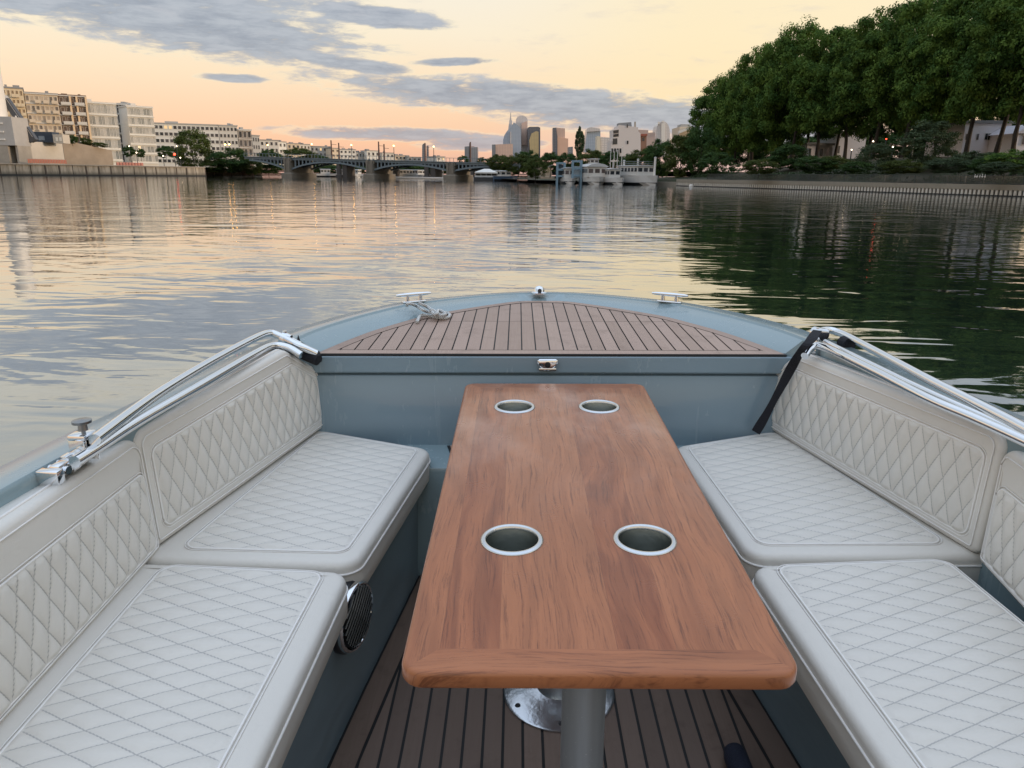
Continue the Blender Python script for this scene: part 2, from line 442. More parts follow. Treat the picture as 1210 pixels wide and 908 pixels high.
# bow light: domed chrome housing with a dark lens
bl = MB(); pb = bz(637, 347, -.573)
bl.lathe([(.034, 0), (.034, .006), (.024, .010), (.021, .022), (.014, .031), (.0, .034)], pb, 24)
blo = bl.build('bow_light', CHROME, boat, smooth=50)
bl = MB(); bl.lathe([(.0, .0), (.009, .0), (.009, .004), (0, .005)], pb + Vector((.002, -.021, .016)), 16, M=Matrix.Rotation(R(90), 4, 'X')); bl.build('lens', mat('smoked lens', (.03, .035, .04), .1), blo, base=BASE[boat.name])
# flush latch on the bulkhead lip
lt = by(647, 430, 2.268); m = MB()
half = [(.032 * math.cos(a), .030 * math.sin(a)) for a in [PI + PI * k / 16 for k in range(17)]]
poly = [(x, y * .75 + .006) for x, y in half] + [(.032, .012), (.026, .016), (-.026, .016), (-.032, .012)]
m.loft([[lt + Vector((x * 1.0, 0, y)) for x, y in poly], [lt + Vector((x, -.006, y)) for x, y in poly], [lt + Vector((x * .86, -.009, y * .86)) for x, y in poly]], True, 0, True, True)
m.box(lt + Vector((0, -.002, -.017)), (.056, .016, .010), b=.003)
lo_ = m.build('latch', CHROME, boat, smooth=40)
m = MB(); m.lathe([(0, 0), (.009, 0), (.0095, .002), (.007, .003), (0, .0035)], lt + Vector((0, -.009, -.001)), 18, M=Matrix.Rotation(R(90), 4, 'X')); m.build('keyhole', BLACKR, lo_, base=BASE[boat.name])
# loudspeaker on the left seat base
pS = bx(416, 728, XC - .478); Ms = Matrix.Rotation(R(-14), 4, 'Z') @ Matrix.Rotation(R(90), 4, 'Y')
m = MB(); m.lathe([(.078, -.005), (.080, .004), (.0795, .012), (.076, .016), (.0725, .015), (.070, .010), (.070, -.004)], pS, 40, M=Ms)
spk = m.build('loudspeaker', CHROME, boat, smooth=45)
m = MB(); m.lathe([(.084, -.05), (.084, .0), (.080, .004)], pS, 40, M=Ms); m.build('housing', mat('black plastic', (.02, .022, .026), .3), spk, base=BASE[boat.name], smooth=45)
m = MB(); m.lathe([(0, .004), (.0685, .004)], pS, 32, M=Ms); m.build('cone', BLACKR, spk, base=BASE[boat.name])
m = MB()
for k in range(-5, 6):
    d = k * .0125; L = math.sqrt(max(0, .068 ** 2 - d * d))
    a = R(38); Rz = Matrix.Rotation(R(-14), 3, 'Z'); e1 = Rz @ Vector((0, math.cos(a), math.sin(a))); e2 = Rz @ Vector((0, -math.sin(a), math.cos(a)))
    m.tube([pS + Vector((.015, 0, 0)) + e1 * -L + e2 * d, pS + Vector((.017, 0, 0)) + e2 * d, pS + Vector((.015, 0, 0)) + e1 * L + e2 * d], .0036, 6)
m.build('grille', mat('dark chrome slat', (.22, .23, .24), .25, 1.), spk, base=BASE[boat.name])

# ------------------------------------------------------------------ table
cor = [bz(477, 790, ZT), bz(942, 790, ZT), bz(757, 453, ZT), bz(553, 453, ZT)]
TX0, TX1 = (cor[0].x + cor[3].x) / 2, (cor[1].x + cor[2].x) / 2; TY0, TY1 = cor[0].y, cor[2].y
TX0 -= .007; TX1 += .007; TY0 -= .008; TW, TL = TX1 - TX0, TY1 - TY0
TABLEM = mat('varnished table wood', rough=.3, spec=.3, coat=.26, **{'Coat Roughness': .13}, build=m_table)
table = thing('dining_table', 'varnished wooden table with four steel cup holders standing between the seats', 'table', ((TX0 + TX1) / 2, (TY0 + TY1) / 2, ZS), boat=True)
def roundpoly(pts, rads, seg=6):
    out = []; n = len(pts)
    for i in range(n):
        p = Vector(pts[i][:2]); a = Vector(pts[i - 1][:2]); b = Vector(pts[(i + 1) % n][:2]); r = rads[i] if isinstance(rads, (list, tuple)) else rads
        d1 = (a - p).normalized(); d2 = (b - p).normalized(); ang = d1.angle(d2); t = min(r / math.tan(ang / 2), (a - p).length * .49, (b - p).length * .49); r_ = t * math.tan(ang / 2)
        bis = (d1 + d2).normalized(); c = p + bis * (r_ / math.sin(ang / 2)); s0 = p + d1 * t - c; s1 = p + d2 * t - c
        a0 = math.atan2(s0.y, s0.x); a1 = math.atan2(s1.y, s1.x); da = (a1 - a0 + PI) % (2 * PI) - PI
        for k in range(seg + 1):
            q = a0 + da * k / seg; out.append(Vector((c.x + math.cos(q) * s0.length, c.y + math.sin(q) * s0.length)))
    return out
def offpoly(pts, d):
    n = len(pts); ds = d if isinstance(d, (list, tuple)) else [d] * n; out = []
    area = sum(pts[i][0] * pts[(i + 1) % n][1] - pts[(i + 1) % n][0] * pts[i][1] for i in range(n)); sg = 1 if area > 0 else -1
    L = []
    for i in range(n):
        a = Vector(pts[i][:2]); b = Vector(pts[(i + 1) % n][:2]); t = (b - a).normalized(); nn = Vector((-t.y, t.x)) * sg; L.append((a + nn * ds[i], t))
    for i in range(n):
        (p, t), (q, w) = L[i - 1], L[i]; den = t.x * w.y - t.y * w.x
        if abs(den) < 1e-6: out.append(q.copy()); continue
        k = ((q - p).x * w.y - (q - p).y * w.x) / den; out.append(p + t * k)
    return out
tp = [(-TW / 2, -TL / 2), (TW / 2, -TL / 2), (TW / 2, TL / 2), (-TW / 2, TL / 2)]
TH = .028; ctr = Vector(((TX0 + TX1) / 2, (TY0 + TY1) / 2, ZT)); rings = []
for d, h in ((.006, -TH), (.002, -TH + .002), (0, -TH + .006), (0, -.008), (.0015, -.0035), (.0045, -.0008), (.008, 0)):
    rings.append([ctr + Vector((q.x, q.y, h)) for q in roundpoly(offpoly(tp, d), .032 - d, 8)])
m = MB(); m.loft(rings, True, 0, True, True)
ttop = m.build('tabletop', TABLEM, table, base=ctr, smooth=40)
ttop.matrix_local = Matrix.Translation((0, 0, ZT - ZS))
cups = [bz(u, v, ZT) for u, v in ((605, 638), (762, 638), (608, 481), (708, 481))]
cm = MB()
for c in cups: cm.lathe([(0, -.2), (.0495, -.2), (.0495, .2), (0, .2)], c, 40)
cutter = cm.build('cutter', CAULK, None, boat=True)
bo = ttop.modifiers.new('cut', 'BOOLEAN'); bo.object = cutter; bo.solver = 'EXACT'; bo.operation = 'DIFFERENCE'
dg = bpy.context.evaluated_depsgraph_get(); bpy.context.view_layer.update()
me2 = bpy.data.meshes.new_from_object(ttop.evaluated_get(dg)); ttop.modifiers.clear(); ttop.data = me2
bpy.data.objects.remove(cutter)
for p in me2.polygons: p.use_smooth = True
me2.set_sharp_from_angle(angle=R(30))
for c in cups:
    m = MB(); m.lathe([(.046, -.004), (.0465, .002), (.0485, .0042), (.052, .004), (.0555, .0022), (.0562, .0004)], c, 48)
    h = m.build('cup_holder', mat('satin steel ring', (.66, .67, .68), .22, 1., bump=.02, bscale=40), table, smooth=60)
    m = MB(); m.lathe([(.0485, .001), (.047, -.002), (.0465, -.075), (.043, -.082), (0, -.083)], c, 40); m.build('cup_well', CUPIN, h, base=BASE[table.name], smooth=45)
for y in (.965, 1.545):
    m = MB(); m.lathe([(.0345, -1.25), (.0345, ZT - .055), (.0375, ZT - .05), (.0375, ZT - .031)], (XC, y, 0), 32)
    lg = m.build('pedestal_leg', LEGM, table, smooth=45)
    z0 = ZS + .003
    m = MB(); m.lathe([(.138, z0), (.138, z0 + .004), (.134, z0 + .007), (.085, z0 + .012), (.056, z0 + .022), (.047, z0 + .04), (.045, z0 + .075), (.036, z0 + .08)], (XC, y, 0), 40)
    bp = m.build('base_plate', BRUSH, lg, base=BASE[table.name], smooth=40)
    for k in range(6):
        a = R(30 + 60 * k); m = MB(); m.lathe([(0, .0105 + z0), (.006, .0105 + z0), (.0075, .008 + z0)], (XC + .118 * math.cos(a), y + .118 * math.sin(a), 0), 12)
        m.build('screw', mat('dark screw heads', (.08, .08, .085), .4, 1.), lg, base=BASE[table.name])

# ------------------------------------------------------------------ cushions
def cushion(name, label, cat, group, P, ex, ey, n, poly, rad, T, inset, qw, qh, amp, edge_r=.017, pip=True, prad=.03, crown=.004, flange=None):
    ex, ey, n = Vector(ex), Vector(ey), Vector(n); P = Vector(P)
    to3 = lambda x, y, h: P + ex * x + ey * y + n * h
    cx = sum(q[0] for q in poly) / len(poly); cy = sum(q[1] for q in poly) / len(poly)
    root = thing(name, label, cat, to3(cx, cy, -T), group, boat=True)
    rings = []
    rr = lambda d: [max(q - d, .006) for q in rad] if isinstance(rad, list) else max(rad - d, .006)
    prof = [(.03, -T), (.010, -T), (.002, -T + .012), (.0, -T * .55)]
    for k in range(6):
        a = PI / 2 * k / 5; prof.append((edge_r * (1 - math.cos(a)), -edge_r * (1 - math.sin(a))))
    prof += [(edge_r + .012, .002)]
    for d, h in prof: rings.append([to3(q.x, q.y, h) for q in roundpoly(offpoly(poly, d), rr(d), 7)])
    pan = offpoly(poly, inset)
    rings.append([to3(q.x, q.y, -.001) for q in roundpoly(offpoly(pan, 0.0), [max(.008, prad)] * len(pan), 7)])
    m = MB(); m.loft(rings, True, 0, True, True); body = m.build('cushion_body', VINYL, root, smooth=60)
    # quilted panel: a fine grid, creased along two families of diagonal seams
    pr = roundpoly(pan, prad, 7); xs = [q.x for q in pr]; ys_ = [q.y for q in pr]; x0, x1, y0, y1 = min(xs), max(xs), min(ys_), max(ys_)
    step = .0034; nx = int((x1 - x0) / step) + 1; ny = int((y1 - y0) / step) + 1
    E = []; L = len(pr); sg = 1 if sum(pr[i].x * pr[(i + 1) % L].y - pr[(i + 1) % L].x * pr[i].y for i in range(L)) > 0 else -1
    for i in range(L):
        a, b = pr[i], pr[(i + 1) % L]; t = b - a
        if t.length < 1e-5: continue
        t.normalize(); E.append((a.x, a.y, -t.y * sg, t.x * sg))
    E = np.array(E); X, Y = np.meshgrid(np.linspace(x0, x1, nx + 1), np.linspace(y0, y1, ny + 1)); X = X.ravel(); Y = Y.ravel()
    Dm = (X[:, None] - E[None, :, 0]) * E[None, :, 2] + (Y[:, None] - E[None, :, 1]) * E[None, :, 3]
    k = Dm.argmin(1); d = Dm.min(1); keep = d > -step * 1.05; push = np.where(d < 0, -d, 0)
    X = X + E[k, 2] * push; Y = Y + E[k, 3] * push; d = np.maximum(d, 0)
    qa = (X - x0) / qw + (Y - y0) / qh; qb = (X - x0) / qw - (Y - y0) / qh
    da = np.abs(qa - np.round(qa)); db = np.abs(qb - np.round(qb)); dm = np.minimum(da, db)
    f = (np.sin(PI * da) * np.sin(PI * db)) ** .55; w = np.minimum(1, d / .012); w = w * w * (3 - 2 * w)
    wob = 1 + .16 * np.sin(X * 31 + cx * 50) * np.sin(Y * 27 + 1.3) + .08 * np.sin(X * 83 + Y * 61)
    h = amp * f * w * wob - .0016 * np.exp(-(dm / .035) ** 2) * w + .0024
    idx = -np.ones(len(X), int); idx[keep] = np.arange(keep.sum()); vs = [to3(x, y, q) for x, y, q in zip(X[keep], Y[keep], h[keep])]; fs = []
    for j in range(ny):
        for i in range(nx):
            o = j * (nx + 1) + i; q = (idx[o], idx[o + 1], idx[o + nx + 2], idx[o + nx + 1])
            if min(q) >= 0: fs.append(tuple(int(z) for z in q))
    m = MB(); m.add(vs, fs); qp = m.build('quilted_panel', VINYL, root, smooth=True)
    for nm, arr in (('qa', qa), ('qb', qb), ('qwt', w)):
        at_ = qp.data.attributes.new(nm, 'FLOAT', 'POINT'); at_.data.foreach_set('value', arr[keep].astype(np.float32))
    m = MB(); m.tube([to3(q.x, q.y, .0012) for q in roundpoly(pan, prad, 7)], .0024, 6, closed=True)
    q2 = roundpoly(offpoly(pan, -.007), prad + .007, 7)
    m.tube([to3(q.x, q.y, .0012) for q in q2], .0012, 5, closed=True)
    m.build('panel_seam', PIPE, root, smooth=True)
    if pip:
        m = MB(); m.tube([to3(q.x, q.y, -edge_r - .012) for q in roundpoly(offpoly(poly, -.0008), rad if not isinstance(rad, list) else rad, 7)], .0028, 6, closed=True)
        if flange:
            q3 = roundpoly(offpoly(poly, flange), rr(flange), 7); m.tube([to3(q.x, q.y, .0022) for q in q3], .0016, 5, closed=True)
        m.build('piping', PIPE, root, smooth=True)
    return root
ZC = -.86
def seat(label, pts, rad, inset, T=.1):
    P = [bz(u, v, ZC) if not isinstance(u, Vector) else u for u, v in pts]
    cushion('seat_cushion', label, 'seat cushion', 'quilted seat cushions', (0, 0, ZC), (1, 0, 0), (0, 1, 0), (0, 0, 1), [(p.x, p.y) for p in P], rad, T, inset, .104, .048, .0052)
V = Vector
a0 = bz(414, 674, ZC); a1 = bz(303, 908, ZC); e = bz(187, 663, ZC)
ext = lambda a, b, y: a + (b - a) * ((y - a.y) / (b.y - a.y))
near = .30
seat('white quilted seat cushion at lower left in front of the left loudspeaker', [(V((e.x - .065, near, ZC)), 0), (ext(a0, a1, near), 0), (a0, 0), (V((e.x - .06, e.y, ZC)), 0)], [.03, .03, .045, .03], [.02, .055, .018, .085])
seat('white quilted seat cushion at left reaching forward to the blue bulkhead', [(160, 660.5), (421, 667), (511, 530), (360, 504)], [.02, .05, .06, .03], [.05, .042, .03, .075])
b0 = bz(885, 667, ZC); b1 = bz(1048, 908, ZC); c0 = bz(1122, 658.5, ZC); c1 = bz(1210, 730, ZC)
seat('white quilted seat cushion at lower right beside the near end of the table', [(ext(b0, b1, near), 0), (ext(c0, c1, near), 0), (c0, 0), (b0, 0)], [.03, .03, .03, .045], [.02, .022, .016, .055])
seat('white quilted seat cushion at right with a black strap ending at its far corner', [(885, 657), (1178, 655.5), (934, 505), (795, 527)], [.05, .02, .03, .06], [.05, .075, .03, .042])

def back(label, bot_near, bot_far, pix, rad, T, inset, tilt, flip, ynear=None, flange=None):
    a, b = bz(*bot_near, ZC), bz(*bot_far, ZC)
    ex = (b - a); ex.z = 0; ex.normalize()
    up0 = Vector((0, 0, 1)); nrm = ex.cross(up0) * (1 if not flip else -1); nrm.normalize()      # towards the centre of the boat
    up = (up0 - nrm * math.tan(R(tilt))).normalized(); nrm = (nrm + up0 * math.tan(R(tilt))).normalized()
    pts = []
    for q in pix:
        w = bpl(q[0], q[1], a, nrm) if not isinstance(q, Vector) else q
        d = w - a; pts.append((d.dot(ex), d.dot(up)))
    if ynear is not None:                                           # cushion runs on behind the frame: square near end
        lo = [i for i in range(len(pts)) if pix[i][0] is None] if False else None
    return a, ex, up, nrm, pts
def back_c(label, frame, pts, rad, T, inset, flange=None, qw=.047, qh=.104):
    a, ex, up, nrm = frame; pts = offpoly(pts, [-.002] + [-.007] * (len(pts) - 1)); inset = [inset[0] + .002] + list(inset[1:])
    cushion('back_cushion', label, 'back cushion', 'quilted back cushions', a, ex, up, nrm, pts, rad, T, inset, qw, qh, .0065, edge_r=.016, flange=.017, prad=.022)
# left forward
a, ex, up, nrm, pts = back('', (186, 650), (384, 508), [(186, 648), (384, 505), (376, 438), (338, 416), (161, 516)], 0, 0, 0, 3, False)
back_c('cream quilted back cushion at left beside the bulkhead with clipped far corner', (a, ex, up, nrm), pts, [.015, .02, .05, .05, .04], .07, [.035, .025, .035, .052, .042])
# left aft
a, ex, up, nrm, pts = back('', (186, 652), (0, 858), [(184, 650), (158, 522)], 0, 0, 0, 3, True)
L = 1.15
htop = pts[1][1]
back_c('cream quilted back cushion at far left below the chrome rail hinge', (a, ex, up, nrm), [(-.022, .0), (pts[1][0] * .3 - .03, htop), (L, htop + .03), (L, .0)], [.015, .05, .03, .03], .085, [.02, .085, .03, .022])
# right forward
a, ex, up, nrm, pts = back('', (1150, 657), (906, 508), [(1150, 655), (906, 506), (911, 445), (940, 420), (1184, 516)], 0, 0, 0, 3, True)
back_c('pale quilted back cushion at right crossed by the black strap', (a, ex, up, nrm), pts, [.02, .02, .05, .05, .04], .07, [.03, .03, .03, .052, .035])
# right aft
a, ex, up, nrm, pts = back('', (1156, 661), (1210, 720), [(1156, 660), (1180, 526)], 0, 0, 0, 3, False)
htop = pts[1][1]
back_c('pale quilted back cushion cut by the right edge of the photo', (a, ex, up, nrm), [(-.004, .0), (pts[1][0] * .3 - .012, htop), (1.15, htop + .02), (1.15, .0)], [.015, .04, .03, .03], .075, [.025, .085, .03, .02])

# ------------------------------------------------------------------ folded canopy frames on both gunwales
def frame(label, up_px, lo_px, zu, zl, side):
    U_ = spline([bz(u, v, z) for (u, v), z in zip(up_px, zu)], 6); L_ = spline([bz(u, v, z) for (u, v), z in zip(lo_px, zl)], 6)
    root = thing('canopy_frame', label, 'canopy frame', U_[len(U_) // 2], 'folded canopy frames', boat=True)
    MB().tube(U_, .0115, 14).build('upper_tube', CHROME, root, smooth=60)
    MB().tube(L_, .0115, 14).build('lower_tube', CHROME, root, smooth=60)
    return root, U_, L_
fl, Ul, Ll = frame('folded chrome canopy frame lying along the left gunwale, knob at its near end',
    [(112, 520), (160, 484), (198, 458), (250, 427), (297, 402), (317, 394), (330, 397), (352, 408), (374, 418)], [(88, 546), (120, 526), (165, 497), (231, 459), (300, 419), (322, 409), (340, 411), (356, 420)],
    [-.515, -.515, -.515, -.515, -.515, -.52, -.53, -.55, -.58], [-.535, -.535, -.535, -.535, -.535, -.54, -.55, -.57], -1)
MB().tube([bz(374, 418, -.585), bz(378, 428, -.63)], .012, 8).build('end_sleeve', BLACKR, fl, smooth=50)
# hinge, clamp and thumb knob at the near end
def along(pts, q): return (pts[q + 1] - pts[q]).normalized()
m = MB(); p = bz(80, 549, -.56); t = along(Ll, 0); ang = math.atan2(t.y, t.x); Mz = Matrix.Rotation(ang, 4, 'Z')
m.tube([p + t * -.01, p + t * .012], .020, 14); m.tube([p + t * .012, p + t * .06], [.0185, .0165], 14)
m.box(p + t * -.022, (.034, .022, .026), M=Mz, b=.005); m.box(p + t * -.045 + V((-.004, 0, -.006)), (.022, .044, .030), M=Mz, b=.004)
m.tube([p + t * -.024 + V((-.02, .004, 0)), p + t * -.024 + V((.02, -.004, 0))], .008, 12)
m.build('hinge', CHROME, fl, smooth=40)
m = MB(); p = bz(98, 534, -.545); m.box(p + V((-.008, 0, .006)), (.008, .034, .05), M=Mz, b=.003); m.box(p + V((.008, .012, .006)), (.008, .034, .05), M=Mz, b=.003); m.box(p + V((0, .006, .032)), (.04, .036, .012), M=Mz, b=.004)
m.build('clamp', CHROME, fl, smooth=40)
m = MB(); p = bz(99, 512, -.505); m.lathe([(.004, -.012), (.004, .004), (.009, .006), (.008, .018), (.0175, .021), (.0175, .026), (.0, .028)], p, 18); m.build('thumb_knob', mat('grey steel knob', (.30, .31, .32), .3, 1.), fl, smooth=40)
m = MB()
for q in (26, 30): pass
p = bz(337, 401, -.54); t = (bz(345, 405, -.55) - p).normalized(); m.tube([p - t * .012, p + t * .014], .021, 14); m.tube([p + V((0, 0, -.03)), p + V((0, 0, .026))], .007, 10); m.tube([p + t * .02, p + t * .05], .016, 12)
m.build('joint_collar', CHROME, fl, smooth=40)
m = MB(); p = bz(352, 414, -.575); t = (bz(376, 426, -.60) - p)
m.tube([p - t * .35, p + t * .2, p + t * 1.0], [.014, .022, .018], 10)
m.add([bz(350, 408, -.56), bz(357, 411, -.56), bz(352, 396, -.53), bz(352, 408, -.575), bz(358, 413, -.575), bz(353, 397, -.54)], [(0, 1, 2), (3, 5, 4), (0, 2, 5, 3), (1, 4, 5, 2), (0, 3, 4, 1)])
m.build('strap_end', WEB, fl, smooth=40)
fr, Ur, Lr = frame('folded chrome canopy frame lying along the right gunwale, strapped at its far end',
    [(962, 398), (970, 391), (991, 393), (1040, 418), (1096, 448), (1150, 475), (1210, 506), (1300, 556)], [(951, 421), (958, 412), (972, 410), (1030, 437), (1096, 471), (1150, 494), (1210, 521), (1300, 563)],
    [-.525, -.52, -.525, -.525, -.525, -.525, -.525, -.525], [-.56, -.545, -.54, -.535, -.535, -.535, -.535, -.535], 1)
M3_ = spline([bz(u, v, -.54) for u, v in ((975, 404), (1040, 436), (1096, 463), (1210, 514), (1300, 558))], 6)
MB().tube(M3_, .008, 10).build('middle_tube', CHROME, fr, smooth=60)
m = MB(); p = bz(967, 395, -.525); m.tube([p + V((-.004, .02, 0)), p + V((.01, -.02, .002))], .020, 14); m.tube([p + V((0, 0, -.05)), p + V((0, 0, .02))], .008, 10)
p = bz(960, 413, -.57); m.tube([p + V((-.012, .02, 0)), p + V((.012, -.02, 0))], .017, 12); m.box(p + V((.01, .01, .012)), (.03, .03, .02), b=.005)
m.build('joint_collar', CHROME, fr, smooth=40)
m = MB(); m.tube([bz(966, 416, -.58), bz(985, 419, -.585), bz(1010, 424, -.59)], [.016, .02, .012], 10); m.tube([bz(996, 405, -.545), bz(1004, 408, -.545)], .022, 12); m.build('strap_end', WEB, fr, smooth=40)
# black strap, pulled tight from the frame to behind the seat
m = MB(); c = [bz(966, 391, -.50), bz(958, 402, -.515), bz(948, 413, -.54), by(936, 433, 2.19), by(920, 463, 2.205), by(905, 491, 2.215), by(893, 511, 2.225)]
c = spline(c, 5); rings = []
for i, q in enumerate(c):
    t = (c[min(i + 1, len(c) - 1)] - c[max(i - 1, 0)]).normalized(); w = V((.85, -.53, 0)); w = (w - t * w.dot(t)).normalized(); nn = t.cross(w) * .0016; hw = .0125 + .002 * math.sin(i * .5)
    rings.append([q - w * hw - nn, q + w * hw - nn, q + w * hw + nn, q - w * hw + nn])
m.loft(rings, True, 0, True, True)
tag(m.build('strap', WEB, None, base=c[-1], boat=True), 'black webbing strap running down from the right rail to the seat corner', 'strap')
# rope on the left cleat
def m_rope(nb, p):
    c = nb.coord('Generated'); x, y, z = nb.sep(nb.coord())
    k = ((x * 620 + z * 900 + y * 260).sine()) * .5 + .5
    nb.put(p, 'Base Color', nb.mix(nb.ss(nb.noise(nb.coord(), 160, 2), .66, .7), nb.mix(k, (.55, .55, .53), (.85, .85, .82)), (.02, .02, .02)))
    nb.put(p, 'Normal', nb.bump(k, .9, .004))
ROPE = mat('white braided rope', rough=.8, build=m_rope)
zr = ZD + .010
def rz(x, y, z): return bz(460 + x / 12.1, 335 + y / 12.1, z)
path = [rz(398, 555, zr), rz(415, 510, zr), rz(440, 470, zr + .004), rz(500, 455, zr + .006), rz(600, 472, zr), rz(740, 495, zr), rz(830, 490, zr), rz(862, 455, zr), rz(820, 422, zr), rz(760, 420, zr + .008), rz(690, 440, zr + .012), rz(620, 420, zr + .016), rz(540, 405, zr + .016), rz(470, 375, zr + .03), rz(400, 330, -.565), rz(330, 300, -.548), rz(265, 292, -.54), rz(250, 315, -.55)]
path2 = [rz(420, 285, -.545), rz(480, 305, -.55), rz(540, 335, -.562), rz(590, 375, zr + .025), rz(640, 440, zr + .02), rz(680, 430, zr + .025), rz(700, 385, zr + .022), rz(760, 405, zr + .02), rz(800, 440, zr + .016), rz(720, 455, zr + .016), rz(640, 390, zr + .026), rz(590, 385, zr + .028)]
m = MB(); m.tube(spline(path, 8), .0062, 9); m.tube(spline(path2, 8), .0062, 9)
tag(m.build('mooring_rope', ROPE, None, base=path[0], boat=True, smooth=True), 'white braided rope tied round the left bow cleat with its loop on the teak', 'rope')
# fender end at the frame's bottom
p = bz(893, 955, ZS + .034); m = MB(); m.lathe([(0, .17), (.012, .167), (.022, .158), (.026, .14), (.026, -.12), (.02, -.15), (0, -.165)], p, 24, M=Matrix.Rotation(R(87), 4, 'X') @ Matrix.Rotation(PI, 4, 'X'))
fo = thing('fender', 'navy covered fender end poking in at the bottom of the teak floor', 'fender', p - V((0, 0, .03)), boat=True)
m.build('cover', NAVY, fo, smooth=60)
m = MB(); m.tube([p + V((0, -.19, -.02)), p + V((.0, -.155, -.02))], .012, 10); m.build('eyelet', BLACKR, fo)

# ================================================================== THE RIVER, ITS BANKS AND THE CITY
def m_water(nb, p):
    q = nb.pos(); x, y, z = nb.sep(q)
    far = nb.ss((x * x + y * y).sqrt(), 20., 160.)
    n1 = nb.noise(nb.comb(x * .75, y * 1.0, 0.), .42, 2, .45, .4)
    n2 = nb.noise(nb.comb(x * .55 + 3.0, y * 1.3 + x * .12, 5.), 1.5, 2, .5, .6)
    n3 = nb.noise(nb.comb(x * .7, y * 1.2, 9.), 5.2, 2, .5)
    gust = nb.ss(nb.noise(nb.comb(x * .02, y * .03, 2.), 1.0, 3, .5), .35, .65)
    h = n1 * .17 + n2 * .064 + n3 * (gust * .009 + .004)
    bn = nb.bump(h, 1.0, WAVE); nb.put(p, 'Normal', bn); nb.put(p, 'Specular IOR Level', 0.)
    lw = nb.node('LayerWeight'); nb.put(lw, 'Blend', .5); nb.put(lw, 'Normal', bn); fac = S(nb.t, lw.outputs['Facing']) ** 2.2 * .965 + .03
    gl = nb.node('BsdfGlossy'); nb.put(gl, 'Color', (.97, .985, 1., 1.)); nb.put(gl, 'Roughness', .03); nb.put(gl, 'Normal', bn)
    mx = nb.node('MixShader'); nb.put(mx, 0, fac); out = nb.t.nodes['Material Output']
    nb.t.links.new(p.outputs[0], mx.inputs[1]); nb.t.links.new(gl.outputs[0], mx.inputs[2]); nb.t.links.new(mx.outputs[0], out.inputs[0])
    nb.put(p, 'Base Color', nb.mix(nb.noise(q, .05, 2), (.012, .024, .018), (.018, .030, .024)))
WAVE = .235
WATER = mat('river water', rough=.03, spec=.5, IOR=1.33, build=m_water)
GROUNDM = mat('bank earth', (.085, .078, .055), .9, var=.35, vscale=.15)
def m_slope(nb, p):
    q = nb.pos(); k = nb.noise(q, .5, 5, .65)
    c = nb.mix(nb.ss(k, .35, .6), (.050, .042, .027), (.030, .042, .016)); c = nb.mix(nb.ss(nb.noise(q, .12, 3), .52, .66) * .6, c, (.13, .09, .06)); nb.put(p, 'Base Color', c)
SLOPEM = mat('scrubby slope', rough=.95, build=m_slope)
def flat(name, poly, z, m, kind='structure'):
    mb = MB(); mb.add([(a, b, z) for a, b in poly], [tuple(range(len(poly)))]); return tag(mb.build(name, m, None), kind=kind)
flat('water', [(-3500, -300), (3500, -300), (3500, 4500), (-3500, 4500)], 0, WATER)
XY = lambda w: (w.x, w.y)

# ------------------------------------------------------------------ left bank
q0 = wz(0, 207.6, 0); q1 = wz(243, 208.6, 0); qd = (q1 - q0).normalized(); qn = V((qd.y, -qd.x, 0))       # qn points to the river
if qn.x < 0: qn = -qn
qs = q0 - qd * 90
HQ = wy(120, 196.0, lerp(q0.y, q1.y, .5)).z
flat('ground', [XY(qs), XY(q1), XY(q1 + V((-6, 30, 0))), (-140, 520), (-3000, 800), (-3000, -200), (-400, -200)], HQ - .05, GROUNDM)
CONC = mat('stained concrete', (.36, .32, .27), .85, var=.3, vscale=.6, bump=.1, bscale=3)
CONCB = mat('brown concrete', (.32, .26, .20), .9, var=.3, vscale=.4)
def m_quay(nb, p):
    x, y, z = nb.sep(nb.coord()); a = nb.noise(nb.comb(x * 1.1, y * 1.1, z * .18), 1.0, 5, .7); b = nb.noise(nb.coord(), .12, 3, .6)
    nb.put(p, 'Base Color', nb.mix(nb.ss(z, .2, 1.3, .75, 0.), nb.mix(nb.ss(a, .35, .65), nb.mix(b, (.19, .165, .13), (.30, .26, .21)), (.46, .41, .34)), (.06, .06, .045)))
CONCD = mat('dark stained quay concrete', rough=.9, build=m_quay)
DARK = mat('dark gap', (.03, .03, .03), .8)
qw_ = thing('quay_wall', 'long grey concrete quay wall with upright joints on the left bank', 'quay wall', qs)
Lq = (q1 - qs).length; m = MB(); pm = MB(); Mq = Matrix.Rotation(math.atan2(qd.y, qd.x), 4, 'Z'); nseg = int(Lq / 3.4)
for k in range(nseg):
    c = qs + qd * (Lq * (k + .5) / nseg); hh = HQ + random.uniform(-.12, .12)
    m.box(c + V((0, 0, hh / 2 - .3)) - qn * .6, (Lq / nseg - .22, 1.2, hh + .6), M=Mq)
    if random.random() < .6: pm.box(c + qd * Lq / nseg / 2 + V((0, 0, HQ / 2 - .4)) - qn * .55, (.3, 1.25 + random.choice((0, .25)), HQ + .3), M=Mq)
m.build('wall_panels', CONCD, qw_); pm.build('joint_posts', mat('rusty sheet pile', (.09, .07, .055), .8, var=.4), qw_)
m = MB(); m.box(qs + qd * Lq / 2 + V((0, 0, HQ + .04)) - qn * .5, (Lq, 1.6, .22), M=Mq); m.build('coping', CONC, qw_)
m = MB(); m.box(qs + qd * Lq / 2 + V((0, 0, .15)) + qn * .1, (Lq, .5, .3), M=Mq); m.build('wale', DARK, qw_)
q2 = q1 + V((6, 34, 0))
def along_q(u, back):                      # point on the quay line seen at column u, set back from the edge
    w = ray(CW, u, 200); w.z = 0; a = qs - qn * back; k = (a.x * w.y - a.y * w.x) / (qd.y * w.x - qd.x * w.y)
    return a + qd * k
